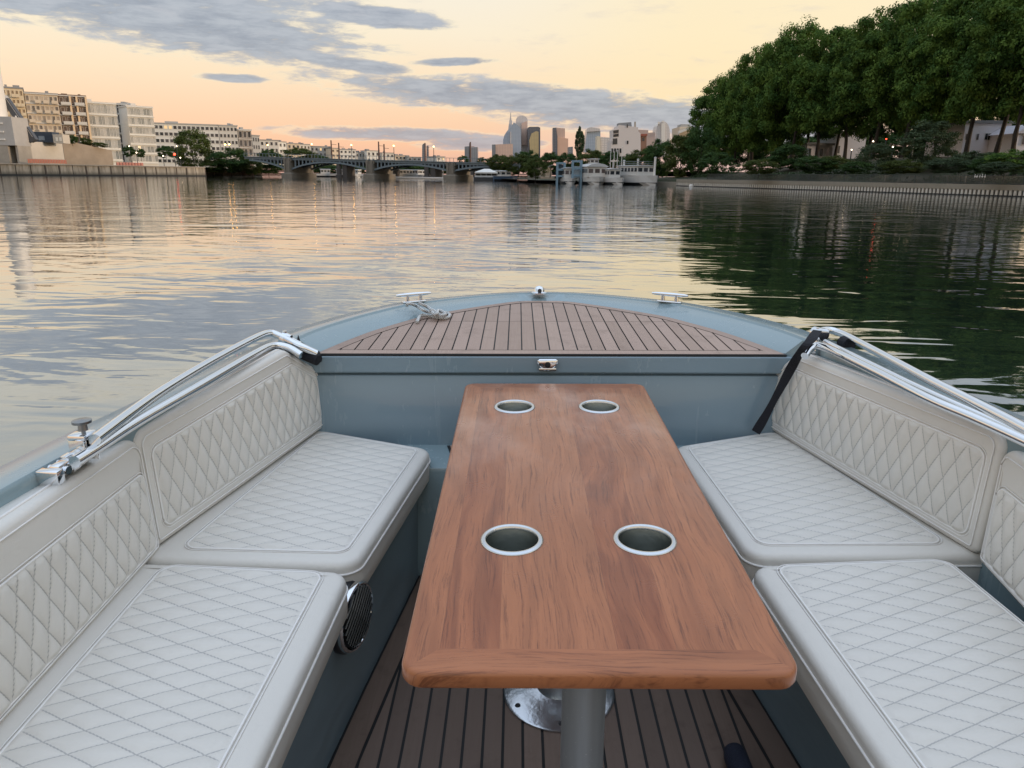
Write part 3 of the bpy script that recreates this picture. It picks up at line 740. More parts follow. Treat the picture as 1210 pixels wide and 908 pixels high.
def wall_on(name, label, cat, u0, u1, v0, v1, vb, back, thick, m, parent=None):
    a, b = along_q(u0, back), along_q(u1, back); za = wy((u0), v0, a.y).z; zb = wy(u1, v1, b.y).z; z0 = HQ - .1
    mb = MB(); t = -qn * thick
    mb.loft([[V((p.x, p.y, z)) for p, z in ((a, z0), (b, z0), (b, zb), (a, za))], [V((p.x, p.y, z)) + t for p, z in ((a, z0), (b, z0), (b, zb), (a, za))]], True, 0, True, True)
    o = mb.build(name, m, None, base=(a + b) / 2); o.location.z = 0
    o.data.transform(Matrix.Translation((0, 0, 0))); return tag(o, label, cat)
wall_on('retaining_wall', 'pale concrete retaining wall beside the grey plant tower', 'wall', 18, 78, 167.5, 168.5, 190, 14, 2, mat('pale concrete', (.58, .53, .46), .85, var=.18, vscale=.5))
wall_on('retaining_wall', 'brown retaining wall with a sloping planted top', 'wall', 78.4, 135, 165.5, 178, 190, 14, 2, CONCB)
LEAFB = None
# orange net barrier along the quay
ba, bb = along_q(34, 3), along_q(80, 3); m = MB(); fb = thing('site_barrier', 'orange plastic barrier standing in front of the pale concrete wall', 'barrier', (ba + bb) / 2 + V((0, 0, HQ)))
n = 24
for k in range(n): m.box(lerp(ba, bb, (k + .5) / n) + V((0, 0, HQ + .75)), ((bb - ba).length / n - .12, .06, .9), M=Mq)
m.build('net_panel', mat('faded orange plastic', (.55, .17, .10), .7, var=.3, vscale=2), fb); m = MB()
for k in range(n + 1): m.box(lerp(ba, bb, k / n) + V((0, 0, HQ + .6)), (.08, .08, 1.4), M=Mq)
m.build('stakes', CONC, fb)
ba, bb = along_q(138, 4), along_q(170, 4); m = MB()
for k in range(9): m.box(lerp(ba, bb, (k + .5) / 9) + V((0, 0, HQ + .5)), ((bb - ba).length / 9 - .2, .3, .9), M=Mq, b=.06)
tag(m.build('road_barrier', mat('red and white barrier', (.50, .20, .15), .6, var=.3, vscale=.8), None, base=(ba + bb) / 2), 'low reddish road barrier on the quay below the glassy office block', 'barrier')
# concrete plant at the frame's left edge
GREYP = mat('grey plant steel', (.42, .40, .38), .6, var=.2, vscale=.5); WHITEP = mat('white painted steel', (.72, .69, .64), .5, var=.08, vscale=.5)
pa = along_q(9, 10); D = pa.y
pt = thing('plant_tower', 'boxy grey concrete plant tower with a white silo at the left edge', 'plant tower', V((pa.x, pa.y, HQ)))
def zat(v, y=D, u=9): return wy(u, v, y).z
def xat(u, y, v=170): return wy(u, v, y).x
m = MB(); x0, x1 = xat(-30, D), xat(18, D); m.box(((x0 + x1) / 2, D + 3, (zat(138) + zat(172)) / 2), (x1 - x0, 6, zat(138) - zat(172))); m.build('upper_housing', GREYP, pt)
m = MB(); m.box(((x0 + xat(8, D)) / 2, D + 3, (zat(172) + HQ) / 2), (xat(8, D) - x0, 5.8, zat(172) - HQ)); m.box((xat(17, D), D + 3, (zat(172) + HQ) / 2), (.5, 5, zat(172) - HQ)); m.build('legs', CONC, pt)
m = MB(); r = (xat(13, D + 4) - xat(-9, D + 4)) / 2; cx = xat(2, D + 4); m.lathe([(0, zat(60)), (r * .7, zat(62)), (r, zat(66)), (r, zat(138) - .1)], (cx, D + 4, 0), 20); m.build('silo', WHITEP, pt, smooth=40)
m = MB()
for z in (zat(146), zat(156), zat(165)): m.box(((x0 + xat(7, D)) / 2, D - .05, z), (xat(7, D) - x0, .2, .35))
m.build('ledges', WHITEP, pt)
pc = along_q(24, 12); cv = thing('conveyor', 'dark sloping conveyor belt rising to the white silo', 'conveyor', V((pc.x, pc.y, HQ)))
A, Bp = wy(7, 118, pc.y + 1), wy(41, 167, pc.y + 1); m = MB(); t = (Bp - A); L = t.length; Mc = t.to_track_quat('X', 'Z').to_matrix().to_4x4()
m.box((A + Bp) / 2, (L, 1.2, 1.5), M=Mc); m.build('belt_housing', mat('charcoal steel', (.07, .075, .085), .6, var=.2), cv)
m = MB(); m.tube([wy(18.5, 137, pc.y), wy(25, 167.5, pc.y)], .16, 8); m.build('support_strut', WHITEP, cv)
m = MB(); m.box((A + Bp) / 2 + V((0, 0, .95)), (L, 1.3, .12), M=Mc); m.build('walkway', GREYP, cv)
pk_ = along_q(50, 15); cb = thing('site_container', 'dark blue site container on the pale retaining wall', 'container', wy(51, 168, pk_.y))
def boxuv(u0, u1, v0, v1, y, dep, mb, m=0):
    a = wy(u0, v1, y); b = wy(u1, v1, y); t = wy((u0 + u1) / 2, v0, y)
    return mb.box(((a.x + b.x) / 2, y + dep / 2, ((a.z + b.z) / 2 + t.z) / 2), (b.x - a.x, dep, t.z - (a.z + b.z) / 2), m=m)
boxuv(40, 63, 156, 168.4, pk_.y, 3, MB()).build('steel_shell', mat('navy container paint', (.045, .06, .085), .55, var=.2), cb)
boxuv(46, 53, 161, 166, pk_.y - .05, .06, MB()).build('window', mat('reflective pane', (.25, .29, .33), .12), cb)
cb2 = thing('site_cabin', 'small cream site cabin with two bright windows next to the blue container', 'cabin', wy(69, 168, pk_.y))
boxuv(63.5, 75, 159, 169.5, pk_.y - .5, 3, MB()).build('cabin_shell', mat('cream cabin panel', (.55, .49, .41), .6, var=.1), cb2)
for u in (66, 70.2): boxuv(u, u + 2.6, 162.5, 167, pk_.y - .56, .07, MB()).build('window', mat('bright pane', (.85, .80, .70), .2), cb2)

# ------------------------------------------------------------------ buildings: real boxes with floors, windows and roofs
def glassy(c1, c2, lit=0.):
    def f(nb, p):
        r = nb.rnd(); k = nb.noise(nb.pos(), .35, 3, .6); nb.put(p, 'Base Color', nb.mix(nb.ss(r * .7 + k * .5, .3, .85), c1, c2))
        if lit: nb.put(p, 'Emission Color', (1., .66, .30, 1.)); nb.put(p, 'Emission Strength', r.greater_than(1 - lit) * .9)
    return f
GLASS = mat('dark window glass', rough=.08, spec=.5, build=glassy((.02, .025, .03), (.08, .078, .078), .025))
WARMG = emat('lit window', (1., .72, .38), 1.2)
def building(name, label, cat, uL, uR, vTL, vTR, vB, DL, DR, floors, bays, wall, zbase=3., depth=14., win=(.55, .55), glass=None, bands=None, roof=None, group=None, v0off=.0, sill=False, mull=0, win_rows=None, top=None, side=None):
    a = wy(uL, vB, DL); b = wy(uR, vB, DR); a.z = b.z = zbase
    zT = (wy(uL, vTL, DL).z + wy(uR, vTR, DR).z) / 2; H = zT - zbase
    root = thing(name, label, cat, (a + b) / 2, group)
    d = (b - a); L = d.length; d.normalize(); n = V((d.y, -d.x, 0))
    if n.y > 0: n = -n
    m = MB(); m.prism([XY(a), XY(b), XY(b - n * depth), XY(a - n * depth)], zbase - 4, zT); m.build('wall', wall, root)
    ang = math.atan2(d.y, d.x); Mr = Matrix.Rotation(ang, 4, 'Z'); base = BASE[root.name]
    if floors and bays:
        fh = H / (floors + v0off); bw = L / bays; w = bw * win[0]; h = fh * win[1]
        pm = MB(); pm.box((0, 0, 0), (w, .10, h)); proto = None
        fm = MB(); t = min(.16, w * .08)
        for x, z, sx, sz in ((0, h / 2, w + 2 * t, t), (0, -h / 2, w + 2 * t, t), (-w / 2, 0, t, h), (w / 2, 0, t, h)): fm.box((x, -.05, z), (sx, .14, sz))
        for k in range(mull): fm.box((-w / 2 + w * (k + 1) / (mull + 1), -.05, 0), (t * .8, .12, h))
        nr = 0
        for i in range(floors):
            for j in range(bays):
                if nr >= 98: break
                c = a + d * bw * (j + .5) + n * .03 + V((0, 0, zbase + fh * (i + v0off + .52) - zbase)); c.z = zbase + fh * (i + v0off + .52)
                M = Matrix.Translation(c - base) @ Mr
                if proto is None:
                    proto = fm.build('window', bands or wall, root, base=(0, 0, 0)); proto.matrix_local = M
                    pane = pm.build('pane', glass or GLASS, proto, base=(0, 0, 0))
                    wi = proto
                else:
                    wi = subcopy(proto, root, M); pa_ = subcopy(pane, wi)
                nr += 1
    if bands:
        m = MB()
        for i in range(floors + 1):
            z = zbase + H / (floors + v0off) * (i + v0off)
            if z < zbase + 1: continue
            m.box((a + b) / 2 + n * .25 + V((0, 0, z - (a.z + b.z) / 2)) , (L + .3, .6, .35), M=Mr)
        m.build('floor_bands', bands, root)
    if roof:
        m = MB(); m.prism([XY(a + n * .3 - d * .3), XY(b + n * .3 + d * .3), XY(b - n * (depth + .3) + d * .3), XY(a - n * (depth + .3) - d * .3)], zT + .01, zT + .55)
        for k in range(random.choice((1, 2, 2))): m.box(lerp(a, b, random.uniform(.15, .85)) - n * depth * random.uniform(.3, .6) + V((0, 0, zT - zbase + .9)), (L * random.uniform(.06, .26), 3, random.uniform(.8, 1.9)), M=Mr)
        m.build('roof', roof, root)
    return root, a, b, n, zbase, zT, Mr, d, L
WARMW = mat('cream render', (.64, .53, .37), .8, var=.08, vscale=.2); CREAM2 = mat('sand render', (.60, .50, .38), .8, var=.1, vscale=.2); BROWN = mat('brown cladding', (.17, .115, .085), .75, var=.15)
WHITEF = mat('white facade', (.66, .64, .59), .7, var=.06, vscale=.3); PALEF = mat('pale facade', (.58, .55, .50), .7, var=.06); GREYF = mat('grey facade', (.36, .36, .35), .7, var=.1); ROOFG = mat('grey roof', (.25, .25, .25), .8, var=.15)
GLASSP = mat('pale sky reflecting glass', rough=.12, spec=.7, build=glassy((.20, .21, .20), (.50, .48, .44), .03)); PINKG = mat('warm glass', rough=.15, spec=.7, build=glassy((.12, .10, .085), (.46, .37, .28), .06))
def balconies(r, fl, bays, m, dep=1.4, rail=None, v0off=.4):
    root, a, b, n, z0, zT, Mr, d, L = r; fh = (zT - z0) / (fl + v0off)
    for i in range(fl):
        for j in range(bays):
            if random.random() < .3 and bays > 2: continue
            mb = MB()
            c = a + d * L * (j + .5) / bays + n * dep / 2; c.z = z0 + fh * (i + v0off) + .2
            mb.box(c, (L / bays * .72, dep, .25), M=Mr); mb.box(c + n * dep / 2 + V((0, 0, .6)), (L / bays * .72, .12, 1.0), M=Mr)
            mb.build('balcony', m, root)
r = building('apartment_block', 'sunlit cream apartment block with balconies behind the plant tower', 'building', 6, 40, 102, 107, 190, 300, 305, 8, 7, WARMW, roof=ROOFG, v0off=.4, win=(.5, .5), glass=mat('amber glass', (.22, .15, .09), .2)); balconies(r, 8, 7, WARMW)
r = building('apartment_block', 'sand coloured apartment block with long balcony bands above the brown wall', 'building', 41, 79, 111, 112, 190, 306, 312, 7, 7, CREAM2, roof=ROOFG, v0off=.4, bands=PALEF, win=(.6, .5), glass=PINKG); balconies(r, 7, 4, CREAM2)
r = building('apartment_block', 'dark brown apartment block with pale frames round its balconies', 'building', 79.5, 111, 111, 117, 190, 313, 318, 7, 5, BROWN, roof=BROWN, v0off=.3, bands=PALEF, win=(.62, .6), glass=mat('brown glass', (.10, .065, .05), .15)); balconies(r, 7, 2, PALEF, v0off=.3)
root, a, b, n, z0, zT, Mr, d, L = r; m = MB()
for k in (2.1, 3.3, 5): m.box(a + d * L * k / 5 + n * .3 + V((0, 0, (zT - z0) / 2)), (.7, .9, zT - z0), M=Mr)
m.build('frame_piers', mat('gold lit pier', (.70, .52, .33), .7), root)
building('office_block', 'glassy white office block with two tall glazed bands in the left row', 'building', 111.5, 145, 118, 127, 190, 322, 329, 5, 9, WHITEF, roof=PALEF, v0off=.5, bands=WHITEF, win=(.86, .74), glass=GLASSP, mull=1)
r = building('office_block', 'white office block with a dark glazed stair bay and recessed top floors', 'building', 157, 187, 125, 129, 190, 338, 345, 6, 8, WHITEF, roof=PALEF, v0off=.4, bands=WHITEF, win=(.84, .68), glass=GLASSP, mull=1)
building('office_block', 'grey office wing with narrow dark window slots between two white blocks', 'building', 136, 158, 122.5, 124.5, 190, 347, 348, 6, 7, GREYF, roof=GREYF, v0off=.4, win=(.6, .78), bands=WHITEF, glass=mat('black slot glass', (.025, .03, .035), .1))
building('office_block', 'long low white office block behind the tall willow', 'building', 187, 262, 147.5, 147.5, 196, 400, 412, 6, 14, WHITEF, roof=GREYF, v0off=.2, win=(.74, .5), zbase=4)
building('office_block', 'grey and white corner office block to the right of the willow', 'building', 262.5, 284, 148.5, 150, 196, 412, 416, 6, 5, PALEF, roof=GREYF, v0off=.2, win=(.62, .5), zbase=4)
building('office_block', 'narrow brown panelled block with white frames left of the bridge', 'building', 284.5, 300, 152.5, 156, 196, 416, 420, 4, 3, mat('brown panels', (.20, .15, .12), .7), roof=GREYF, v0off=.2, win=(.7, .7), bands=WHITEF, zbase=4)
building('apartment_block', 'dark narrow house block just left of the bridge end', 'building', 300.5, 309, 160, 162, 196, 440, 446, 4, 3, GREYF, roof=ROOFG, v0off=.2, win=(.5, .5), zbase=4)
far_b = [(309, 331, 166, 3, 4, 520, PALEF, 'pale rooftop block above the dark trees left of the bridge'), (331, 340, 168, 3, 2, 540, WHITEF, 'narrow white block among the roofs left of the first bridge pier'),
    (341, 356, 170, 3, 3, 560, CREAM2, 'sand coloured block above the round dark hill tree'), (356, 368, 171, 3, 3, 570, PALEF, 'pale block beside the first bridge lamp'), (368, 392, 173.5, 3, 5, 600, GREYF, 'long grey block with a curved looking roofline over the bridge'),
    (392, 402, 175.5, 3, 2, 600, CREAM2, 'small sand block right of the catenary masts'), (402, 421, 177, 3, 4, 620, WHITEF, 'wide white block with a dark flat roof over the bridge'), (421, 432, 180.5, 2, 3, 640, GREYF, 'low grey house behind the second bridge lamp'),
    (434, 449, 178.5, 2, 3, 640, WHITEF, 'pale block with a dark overhanging roof above the second pier'), (452, 466, 181, 2, 3, 650, PALEF, 'low pale block beyond the third bridge lamp'), (467, 480, 184, 2, 3, 660, CREAM2, 'low sand coloured house in the dip of the bridge'),
    (482, 498, 186, 2, 3, 660, GREYF, 'lowest grey house left of the twin stacks'), (516, 526, 185.5, 2, 2, 650, PALEF, 'small cubic house right of the fifth bridge lamp')]
for uL, uR, vT, fl_, by_, D_, mt, lb in far_b:
    building('town_house', lb, 'building', uL, uR, vT, vT + .6, 196, D_, D_ + 6, fl_, by_, mt, roof=ROOFG, v0off=.3, win=(.5, .5), zbase=8, group='houses on the far hillside')
flat('hill', [(-400, 470), (0, 470), (40, 900), (-600, 900)], 5.5, GROUNDM)
# ------------------------------------------------------------------ the skyline of towers far behind
TD = 2500.
def tpoly(mb, pts, y, dep, m=0):
    P = [wy(u, v, y) for u, v in pts]; return mb.loft([P, [p + V((0, dep, 0)) for p in P]], True, m, True, True)
def facade(name, c1, c2, nx, nz, rough=.2):
    def f(nb, p):
        x, y, z = nb.sep(nb.coord()); g = ((x / nx).fract().less_than(.3)).maximum((z / nz).fract().less_than(.35))
        k = nb.noise(nb.comb(x * .01, y * .01, z * .012), 1.0, 3, .6)
        nb.put(p, 'Base Color', nb.mix(g * .6, nb.mix(k, c1, tuple(q * 1.35 for q in c1)), c2))
    return mat(name, rough=rough, spec=.6, build=f)
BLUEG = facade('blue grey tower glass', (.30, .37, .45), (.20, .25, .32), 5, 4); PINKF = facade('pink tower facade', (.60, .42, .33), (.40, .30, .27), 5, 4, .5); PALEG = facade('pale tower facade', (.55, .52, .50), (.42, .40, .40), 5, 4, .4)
DARKT = facade('dark slate tower', (.10, .12, .15), (.06, .07, .09), 6, 5); GOLD = facade('painted gold reflection', (.60, .46, .22), (.30, .26, .18), 5, 4); SLATE = facade('slate facade', (.17, .20, .23), (.10, .12, .14), 6, 4)
def tower(label, parts, y=TD, cat='tower', name='tower'):
    q = parts[0][1]; root = thing(name, label, cat, wy(sum(p[0] for p in q) / len(q), 200, y))
    for pn, pts, m, dy, dep in parts: tpoly(MB(), pts, y + dy, dep).build(pn, m, root)
    return root
tower('slender pale tower tapering to a needle spire', [('shaft', [(600, 192), (600.2, 156), (601, 149), (602, 142), (603.4, 139.5), (605, 143), (605.5, 192)], PALEG, 60, 60), ('spire', [(602.2, 142), (603.2, 133), (603.8, 133), (604.2, 142)], PALEG, 70, 20)])
tower('blue grey sail shaped tower with a curved left edge', [('body', [(594, 190), (594.4, 166), (596, 160), (598.8, 155.5), (602, 152), (605, 148), (607, 145), (609.5, 146), (612.5, 149), (615.5, 153), (616, 190)], BLUEG, 0, 70), ('fin', [(602.9, 170), (602.9, 156), (603.8, 155.5), (603.8, 170)], PALEG, -6, 6)])
arch = [(609.6 + 6.9 * (1 - math.cos(PI * k / 12)), 142.5 - 5.8 * math.sin(PI * k / 12)) for k in range(13)]
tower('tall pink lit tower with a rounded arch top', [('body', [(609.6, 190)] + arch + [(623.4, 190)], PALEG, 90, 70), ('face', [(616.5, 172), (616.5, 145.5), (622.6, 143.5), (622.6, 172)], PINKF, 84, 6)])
tower('dark cylinder tower with a golden reflection', [('body', [(623.6, 190), (623.6, 151), (626, 150), (636, 150), (638.4, 151), (638.4, 190)], DARKT, 30, 60), ('golden_reflection', [(626.5, 184), (625.5, 166), (628, 158), (634, 155), (636.4, 156), (636.4, 184)], GOLD, 24, 6)])  # golden reflection painted as a gold coloured plate on the dark body
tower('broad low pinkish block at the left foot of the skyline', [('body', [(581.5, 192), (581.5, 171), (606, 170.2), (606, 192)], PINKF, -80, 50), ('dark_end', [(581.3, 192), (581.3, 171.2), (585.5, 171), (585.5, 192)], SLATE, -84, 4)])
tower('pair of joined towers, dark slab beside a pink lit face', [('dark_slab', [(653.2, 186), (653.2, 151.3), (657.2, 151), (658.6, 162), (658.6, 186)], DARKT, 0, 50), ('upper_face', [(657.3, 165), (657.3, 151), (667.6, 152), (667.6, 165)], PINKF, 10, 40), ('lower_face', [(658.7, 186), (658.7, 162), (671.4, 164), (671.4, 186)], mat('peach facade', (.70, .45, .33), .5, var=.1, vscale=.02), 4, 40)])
tower('curved pale glass tower with a slanted left side', [('body', [(691, 180), (692.5, 163), (694, 152.5), (698, 151), (708, 152.5), (709.5, 155), (709.5, 180)], BLUEG, 0, 60), ('crown_band', [(693.6, 156), (694, 152), (698, 150.4), (709, 152.3), (709, 155)], PALEG, -5, 5)], y=2200)
arch2 = [(775.5 + 8 * (1 - math.cos(PI * k / 12)), 158 - 14.5 * max(0., math.sin(PI * k / 12)) ** .8) for k in range(13)]
tower('pale parabolic arch tower rising over the trees', [('body', [(775.5, 185)] + arch2 + [(791.5, 185)], PALEG, 0, 60), ('centre_strip', [(781.5, 185), (781.5, 146), (786, 145), (786, 185)], WHITEP, -4, 4), ('left_cap', [(777.6, 147), (777.6, 144.2), (779.6, 144), (779.6, 147)], WHITEP, -4, 4), ('right_cap', [(782.4, 145), (782.4, 142.8), (784.4, 142.8), (784.4, 145)], WHITEP, -4, 4)], y=2200)
tower('twin slab tower with a thin mast between the slabs', [('left_slab', [(549, 196), (549, 173.5), (554, 173), (554, 196)], SLATE, 0, 40), ('right_slab', [(555.6, 196), (555.6, 174), (564.5, 174), (564.5, 196)], facade('bluish slab', (.22, .25, .28), (.14, .16, .18), 6, 4), 8, 40), ('core', [(553.9, 196), (553.9, 176), (555.7, 176), (555.7, 196)], DARKT, 16, 30), ('mast', [(554.2, 176), (554.4, 169), (554.9, 169), (555.1, 176)], DARKT, 16, 8)])
tower('two slim dark stacks standing close together', [('left_stack', [(498.6, 196), (498.8, 172), (500, 170), (501.8, 170), (502.4, 196)], SLATE, 0, 20), ('right_stack', [(503.8, 196), (504, 172.6), (505.4, 172), (506, 196)], DARKT, 0, 20)], y=1500, name='stack', cat='stacks')
tower('beige block between the slanted glass tower and the white apartments', [('body', [(709.7, 182), (709.7, 162), (722, 163), (722, 182)], PALEG, 0, 40), ('bright_end', [(705.5, 182), (705.5, 161), (709.5, 161.4), (709.5, 182)], mat('cream block', (.66, .60, .48), .7), -6, 30)], y=1400)
tower('small dark box building between the joined towers and the poplar', [('body', [(671.8, 184), (671.8, 174), (677, 173.5), (677, 184)], SLATE, 0, 30)], y=1400)
tower('low cream balcony block peeking out left of the big trees', [('body', [(803, 178), (803, 150), (817, 150), (817, 178)], CREAM2, 0, 20), ('slab', [(802.5, 158), (802.5, 155), (818, 150), (818, 152)], WHITEF, -3, 3), ('roof_box', [(805, 150), (805, 147), (815, 147), (815, 150)], GREYF, 3, 10)], y=420, name='apartment_block', cat='building')
# white hillside apartments, mid distance
D_ = 330; rt = thing('apartment_block', 'stepped white apartment house with rooftop huts above the moored boats', 'building', wy(738, 190, D_))
tpoly(MB(), [(722, 192), (722, 166.5), (725, 166.5), (725, 153), (730.5, 152), (730.5, 148.5), (732.5, 148), (754, 150.5), (754.5, 156), (757, 158), (757, 192)], D_, 14).build('wall', mat('chalk white render', (.66, .60, .57), .8, var=.06), rt)
tpoly(MB(), [(731, 148.6), (731, 145.6), (746, 144.5), (746.5, 149.4)], D_ + 2, 6).build('roof_hut', ROOFG, rt); tpoly(MB(), [(749.6, 150), (749.8, 144), (751.4, 144), (751.6, 150)], D_ + 1, 1).build('chimney', CONC, rt)
for pts in ([(724.6, 158), (724.6, 154.5), (731, 153.5), (731, 157.2)], [(724.6, 162), (724.6, 159), (731, 158), (731, 161.5)], [(724, 171), (724, 164), (729.5, 163.6), (729.5, 170.5)], [(740.8, 170.5), (740.8, 166.5), (742.6, 166.5), (742.6, 170.5)], [(740.6, 151), (740.6, 147), (742, 147), (742, 151)]):
    tpoly(MB(), pts, D_ - .15, .2).build('window', GLASS, rt)
for k in range(4): tpoly(MB(), [(722.6 + 3.2 * k, 181), (722.6 + 3.2 * k, 175.6), (724.6 + 3.2 * k, 175.6), (724.6 + 3.2 * k, 181)], D_ - .15, .2).build('window', GLASS, rt)
rt = thing('apartment_block', 'brick house with a rust red flat roof beside the white apartments', 'building', wy(757, 190, D_ + 14))
tpoly(MB(), [(750, 190), (750, 160), (764, 159.6), (764, 190)], D_ + 16, 12).build('wall', mat('brown brick', (.24, .14, .10), .85, var=.2), rt); tpoly(MB(), [(749, 161), (749, 158.6), (765, 158.2), (765, 160.6)], D_ + 15, 14).build('roof', mat('rust red roof', (.27, .09, .06), .8), rt)
for u in (753, 759): tpoly(MB(), [(u, 167), (u, 162.6), (u + 2.6, 162.6), (u + 2.6, 167)], D_ + 15.8, .3).build('window', GLASS, rt)
rt = thing('apartment_block', 'pinkish distant slab behind the brick house', 'building', wy(762, 190, 420))
tpoly(MB(), [(755, 190), (755, 153.5), (766, 154), (766, 157), (774, 156.6), (774, 190)], 420, 14).build('wall', mat('pinkish render', (.48, .37, .33), .8, var=.08), rt)
flat('terrain', [(0, 240), (120, 215), (400, 200), (3000, 300), (3000, 4000), (-900, 4000), (-900, 905), (45, 905), (20, 470)], 3.0, GROUNDM)

# ------------------------------------------------------------------ trees
def m_leaf(c1, c2, c3):
    def f(nb, p):
        i = nb.island(); r = nb.rnd(); k = nb.noise(nb.coord('Object'), 7., 2, .5)
        c = nb.mix(nb.ss(k, .35, .65), c1, c2); c = nb.mix(i * .35, c, c3); c = nb.mix(r * .25, c, tuple(q * .6 for q in c1)); nb.put(p, 'Base Color', c)
        t = nb.node('BsdfTranslucent'); nb.put(t, 'Color', c); mx = nb.node('MixShader'); nb.put(mx, 0, .28)
        out = nb.t.nodes['Material Output']; nb.t.links.new(p.outputs[0], mx.inputs[1]); nb.t.links.new(t.outputs[0], mx.inputs[2]); nb.t.links.new(mx.outputs[0], out.inputs[0])
    return f
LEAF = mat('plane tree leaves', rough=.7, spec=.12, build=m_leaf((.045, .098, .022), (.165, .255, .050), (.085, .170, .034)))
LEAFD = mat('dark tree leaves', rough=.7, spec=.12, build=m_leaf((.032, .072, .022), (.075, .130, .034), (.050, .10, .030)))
LEAFO = mat('olive leaves', rough=.7, spec=.12, build=m_leaf((.060, .085, .022), (.105, .130, .034), (.075, .115, .032)))
LEAFG = mat('grey green leaves', rough=.7, spec=.12, build=m_leaf((.055, .085, .045), (.095, .130, .065), (.07, .105, .05)))
BARK = mat('dark bark', (.05, .042, .035), .9, var=.4, vscale=3)
def crown_mesh(name, seed, nclump, nleaf, leaf, shape='round', csize=.16):
    rg = random.Random(seed); vs = []; fs = []
    for k in range(nclump):
        while True:
            p = V((rg.uniform(-1, 1), rg.uniform(-1, 1), rg.uniform(-1, 1)))
            if p.length <= 1: break
        p = p.normalized() * (p.length ** .35) * rg.uniform(.78, 1.04)
        z = p.z * .5 + .5
        if shape == 'round': wd = .86 + .14 * math.sin(PI * z); q = V((p.x * .42 * wd, p.y * .42 * wd, .10 + z * .80))
        elif shape == 'plane':
            pr = max(abs(p.x), abs(p.y)); wd = interp([(0, .78), (.25, 1.0), (.6, .95), (.85, .72), (1, .45)], z); q = V((p.x * .46 * wd, p.y * .46 * wd, .06 + z * .86))
            if rg.random() < .55:
                a = rg.uniform(0, 2 * PI); z = rg.uniform(.02, .95); wd = interp([(0, .80), (.25, 1.0), (.6, .95), (.85, .68), (1, .35)], z); rr = rg.uniform(.30, .44) * wd
                q = V((rr * math.cos(a), rr * math.sin(a), .06 + z * .86))
        elif shape == 'poplar': wd = math.sin(PI * min(1, z * .9 + .06)) ** .6; q = V((p.x * .40 * wd, p.y * .40 * wd, .04 + z * .92))
        elif shape == 'willow': wd = .55 + .45 * math.sin(PI * (1 - z) * .8 + .2); q = V((p.x * .45 * wd, p.y * .45 * wd, .04 + z * .9))
        cr = csize * rg.uniform(.6, 1.15) * (.6 if shape == 'poplar' else 1)
        fl = V((cr, cr, cr * rg.uniform(.5, .75)))
        for j in range(nleaf):
            d = V((rg.gauss(0, 1), rg.gauss(0, 1), rg.gauss(0, 1))).normalized(); rr = rg.random() ** .4 * rg.uniform(.75, 1.15)
            c = q + V((d.x * fl.x, d.y * fl.y, d.z * fl.z)) * rr
            nn = (d * .8 + V((rg.uniform(-.6, .6), rg.uniform(-.6, .6), rg.uniform(0, 1.0)))).normalized(); e1 = nn.orthogonal().normalized(); e1.rotate(Matrix.Rotation(rg.uniform(0, 6.28), 3, nn)); e2 = nn.cross(e1); s = leaf * rg.uniform(.6, 1.3)
            o = len(vs); vs += [c - e1 * s * .5, c + e2 * s * .32 + nn * s * .1, c + e1 * s * .55, c - e2 * s * .32 + nn * s * .1]; fs.append((o, o + 1, o + 2, o + 3))
    me = bpy.data.meshes.new(name); me.from_pydata(vs, [], fs); return me
def trunk_mesh(name, seed, n_limb=6, lean=.02, hb=.30):
    rg = random.Random(seed); m = MB(); x = y = 0; pts = []
    for k in range(8):
        z = k / 7 * .8; pts.append(V((x, y, z))); x += rg.uniform(-lean, lean); y += rg.uniform(-lean, lean)
    m.tube(pts, [.028, .022, .020, .017, .014, .010, .006, .003], 8)
    for k in range(n_limb):
        z = hb * rg.uniform(.75, 1.6); a = rg.uniform(0, 6.28); b = V((interp([(i / 7 * .8, p.x) for i, p in enumerate(pts)], z), interp([(i / 7 * .8, p.y) for i, p in enumerate(pts)], z), z)); L = rg.uniform(.14, .26)
        m.tube([b, b + V((math.cos(a) * L * .4, math.sin(a) * L * .4, L * .5)), b + V((math.cos(a) * L * .85, math.sin(a) * L * .85, L * 1.1))], [.011, .008, .002], 6)
    me = bpy.data.meshes.new(name); me.from_pydata(m.v, [], m.f)
    for p in me.polygons: p.use_smooth = True
    return me
CROWNS = {'plane': [crown_mesh('plane_crown', 11 + k, 150, 190, .023, 'plane', .100) for k in range(4)],
          'round': [crown_mesh('round_crown', 31 + k, 80, 150, .034, 'round', .13) for k in range(3)],
          'poplar': [crown_mesh('poplar_crown', 41, 150, 70, .05, 'poplar', .16)],
          'willow': [crown_mesh('willow_crown', 51 + k, 90, 100, .036, 'willow', .12) for k in range(2)]}
TRUNKS = [trunk_mesh('trunk_shape', 61 + k) for k in range(4)]
for t in TRUNKS: t.materials.append(BARK)
MESHES = {}
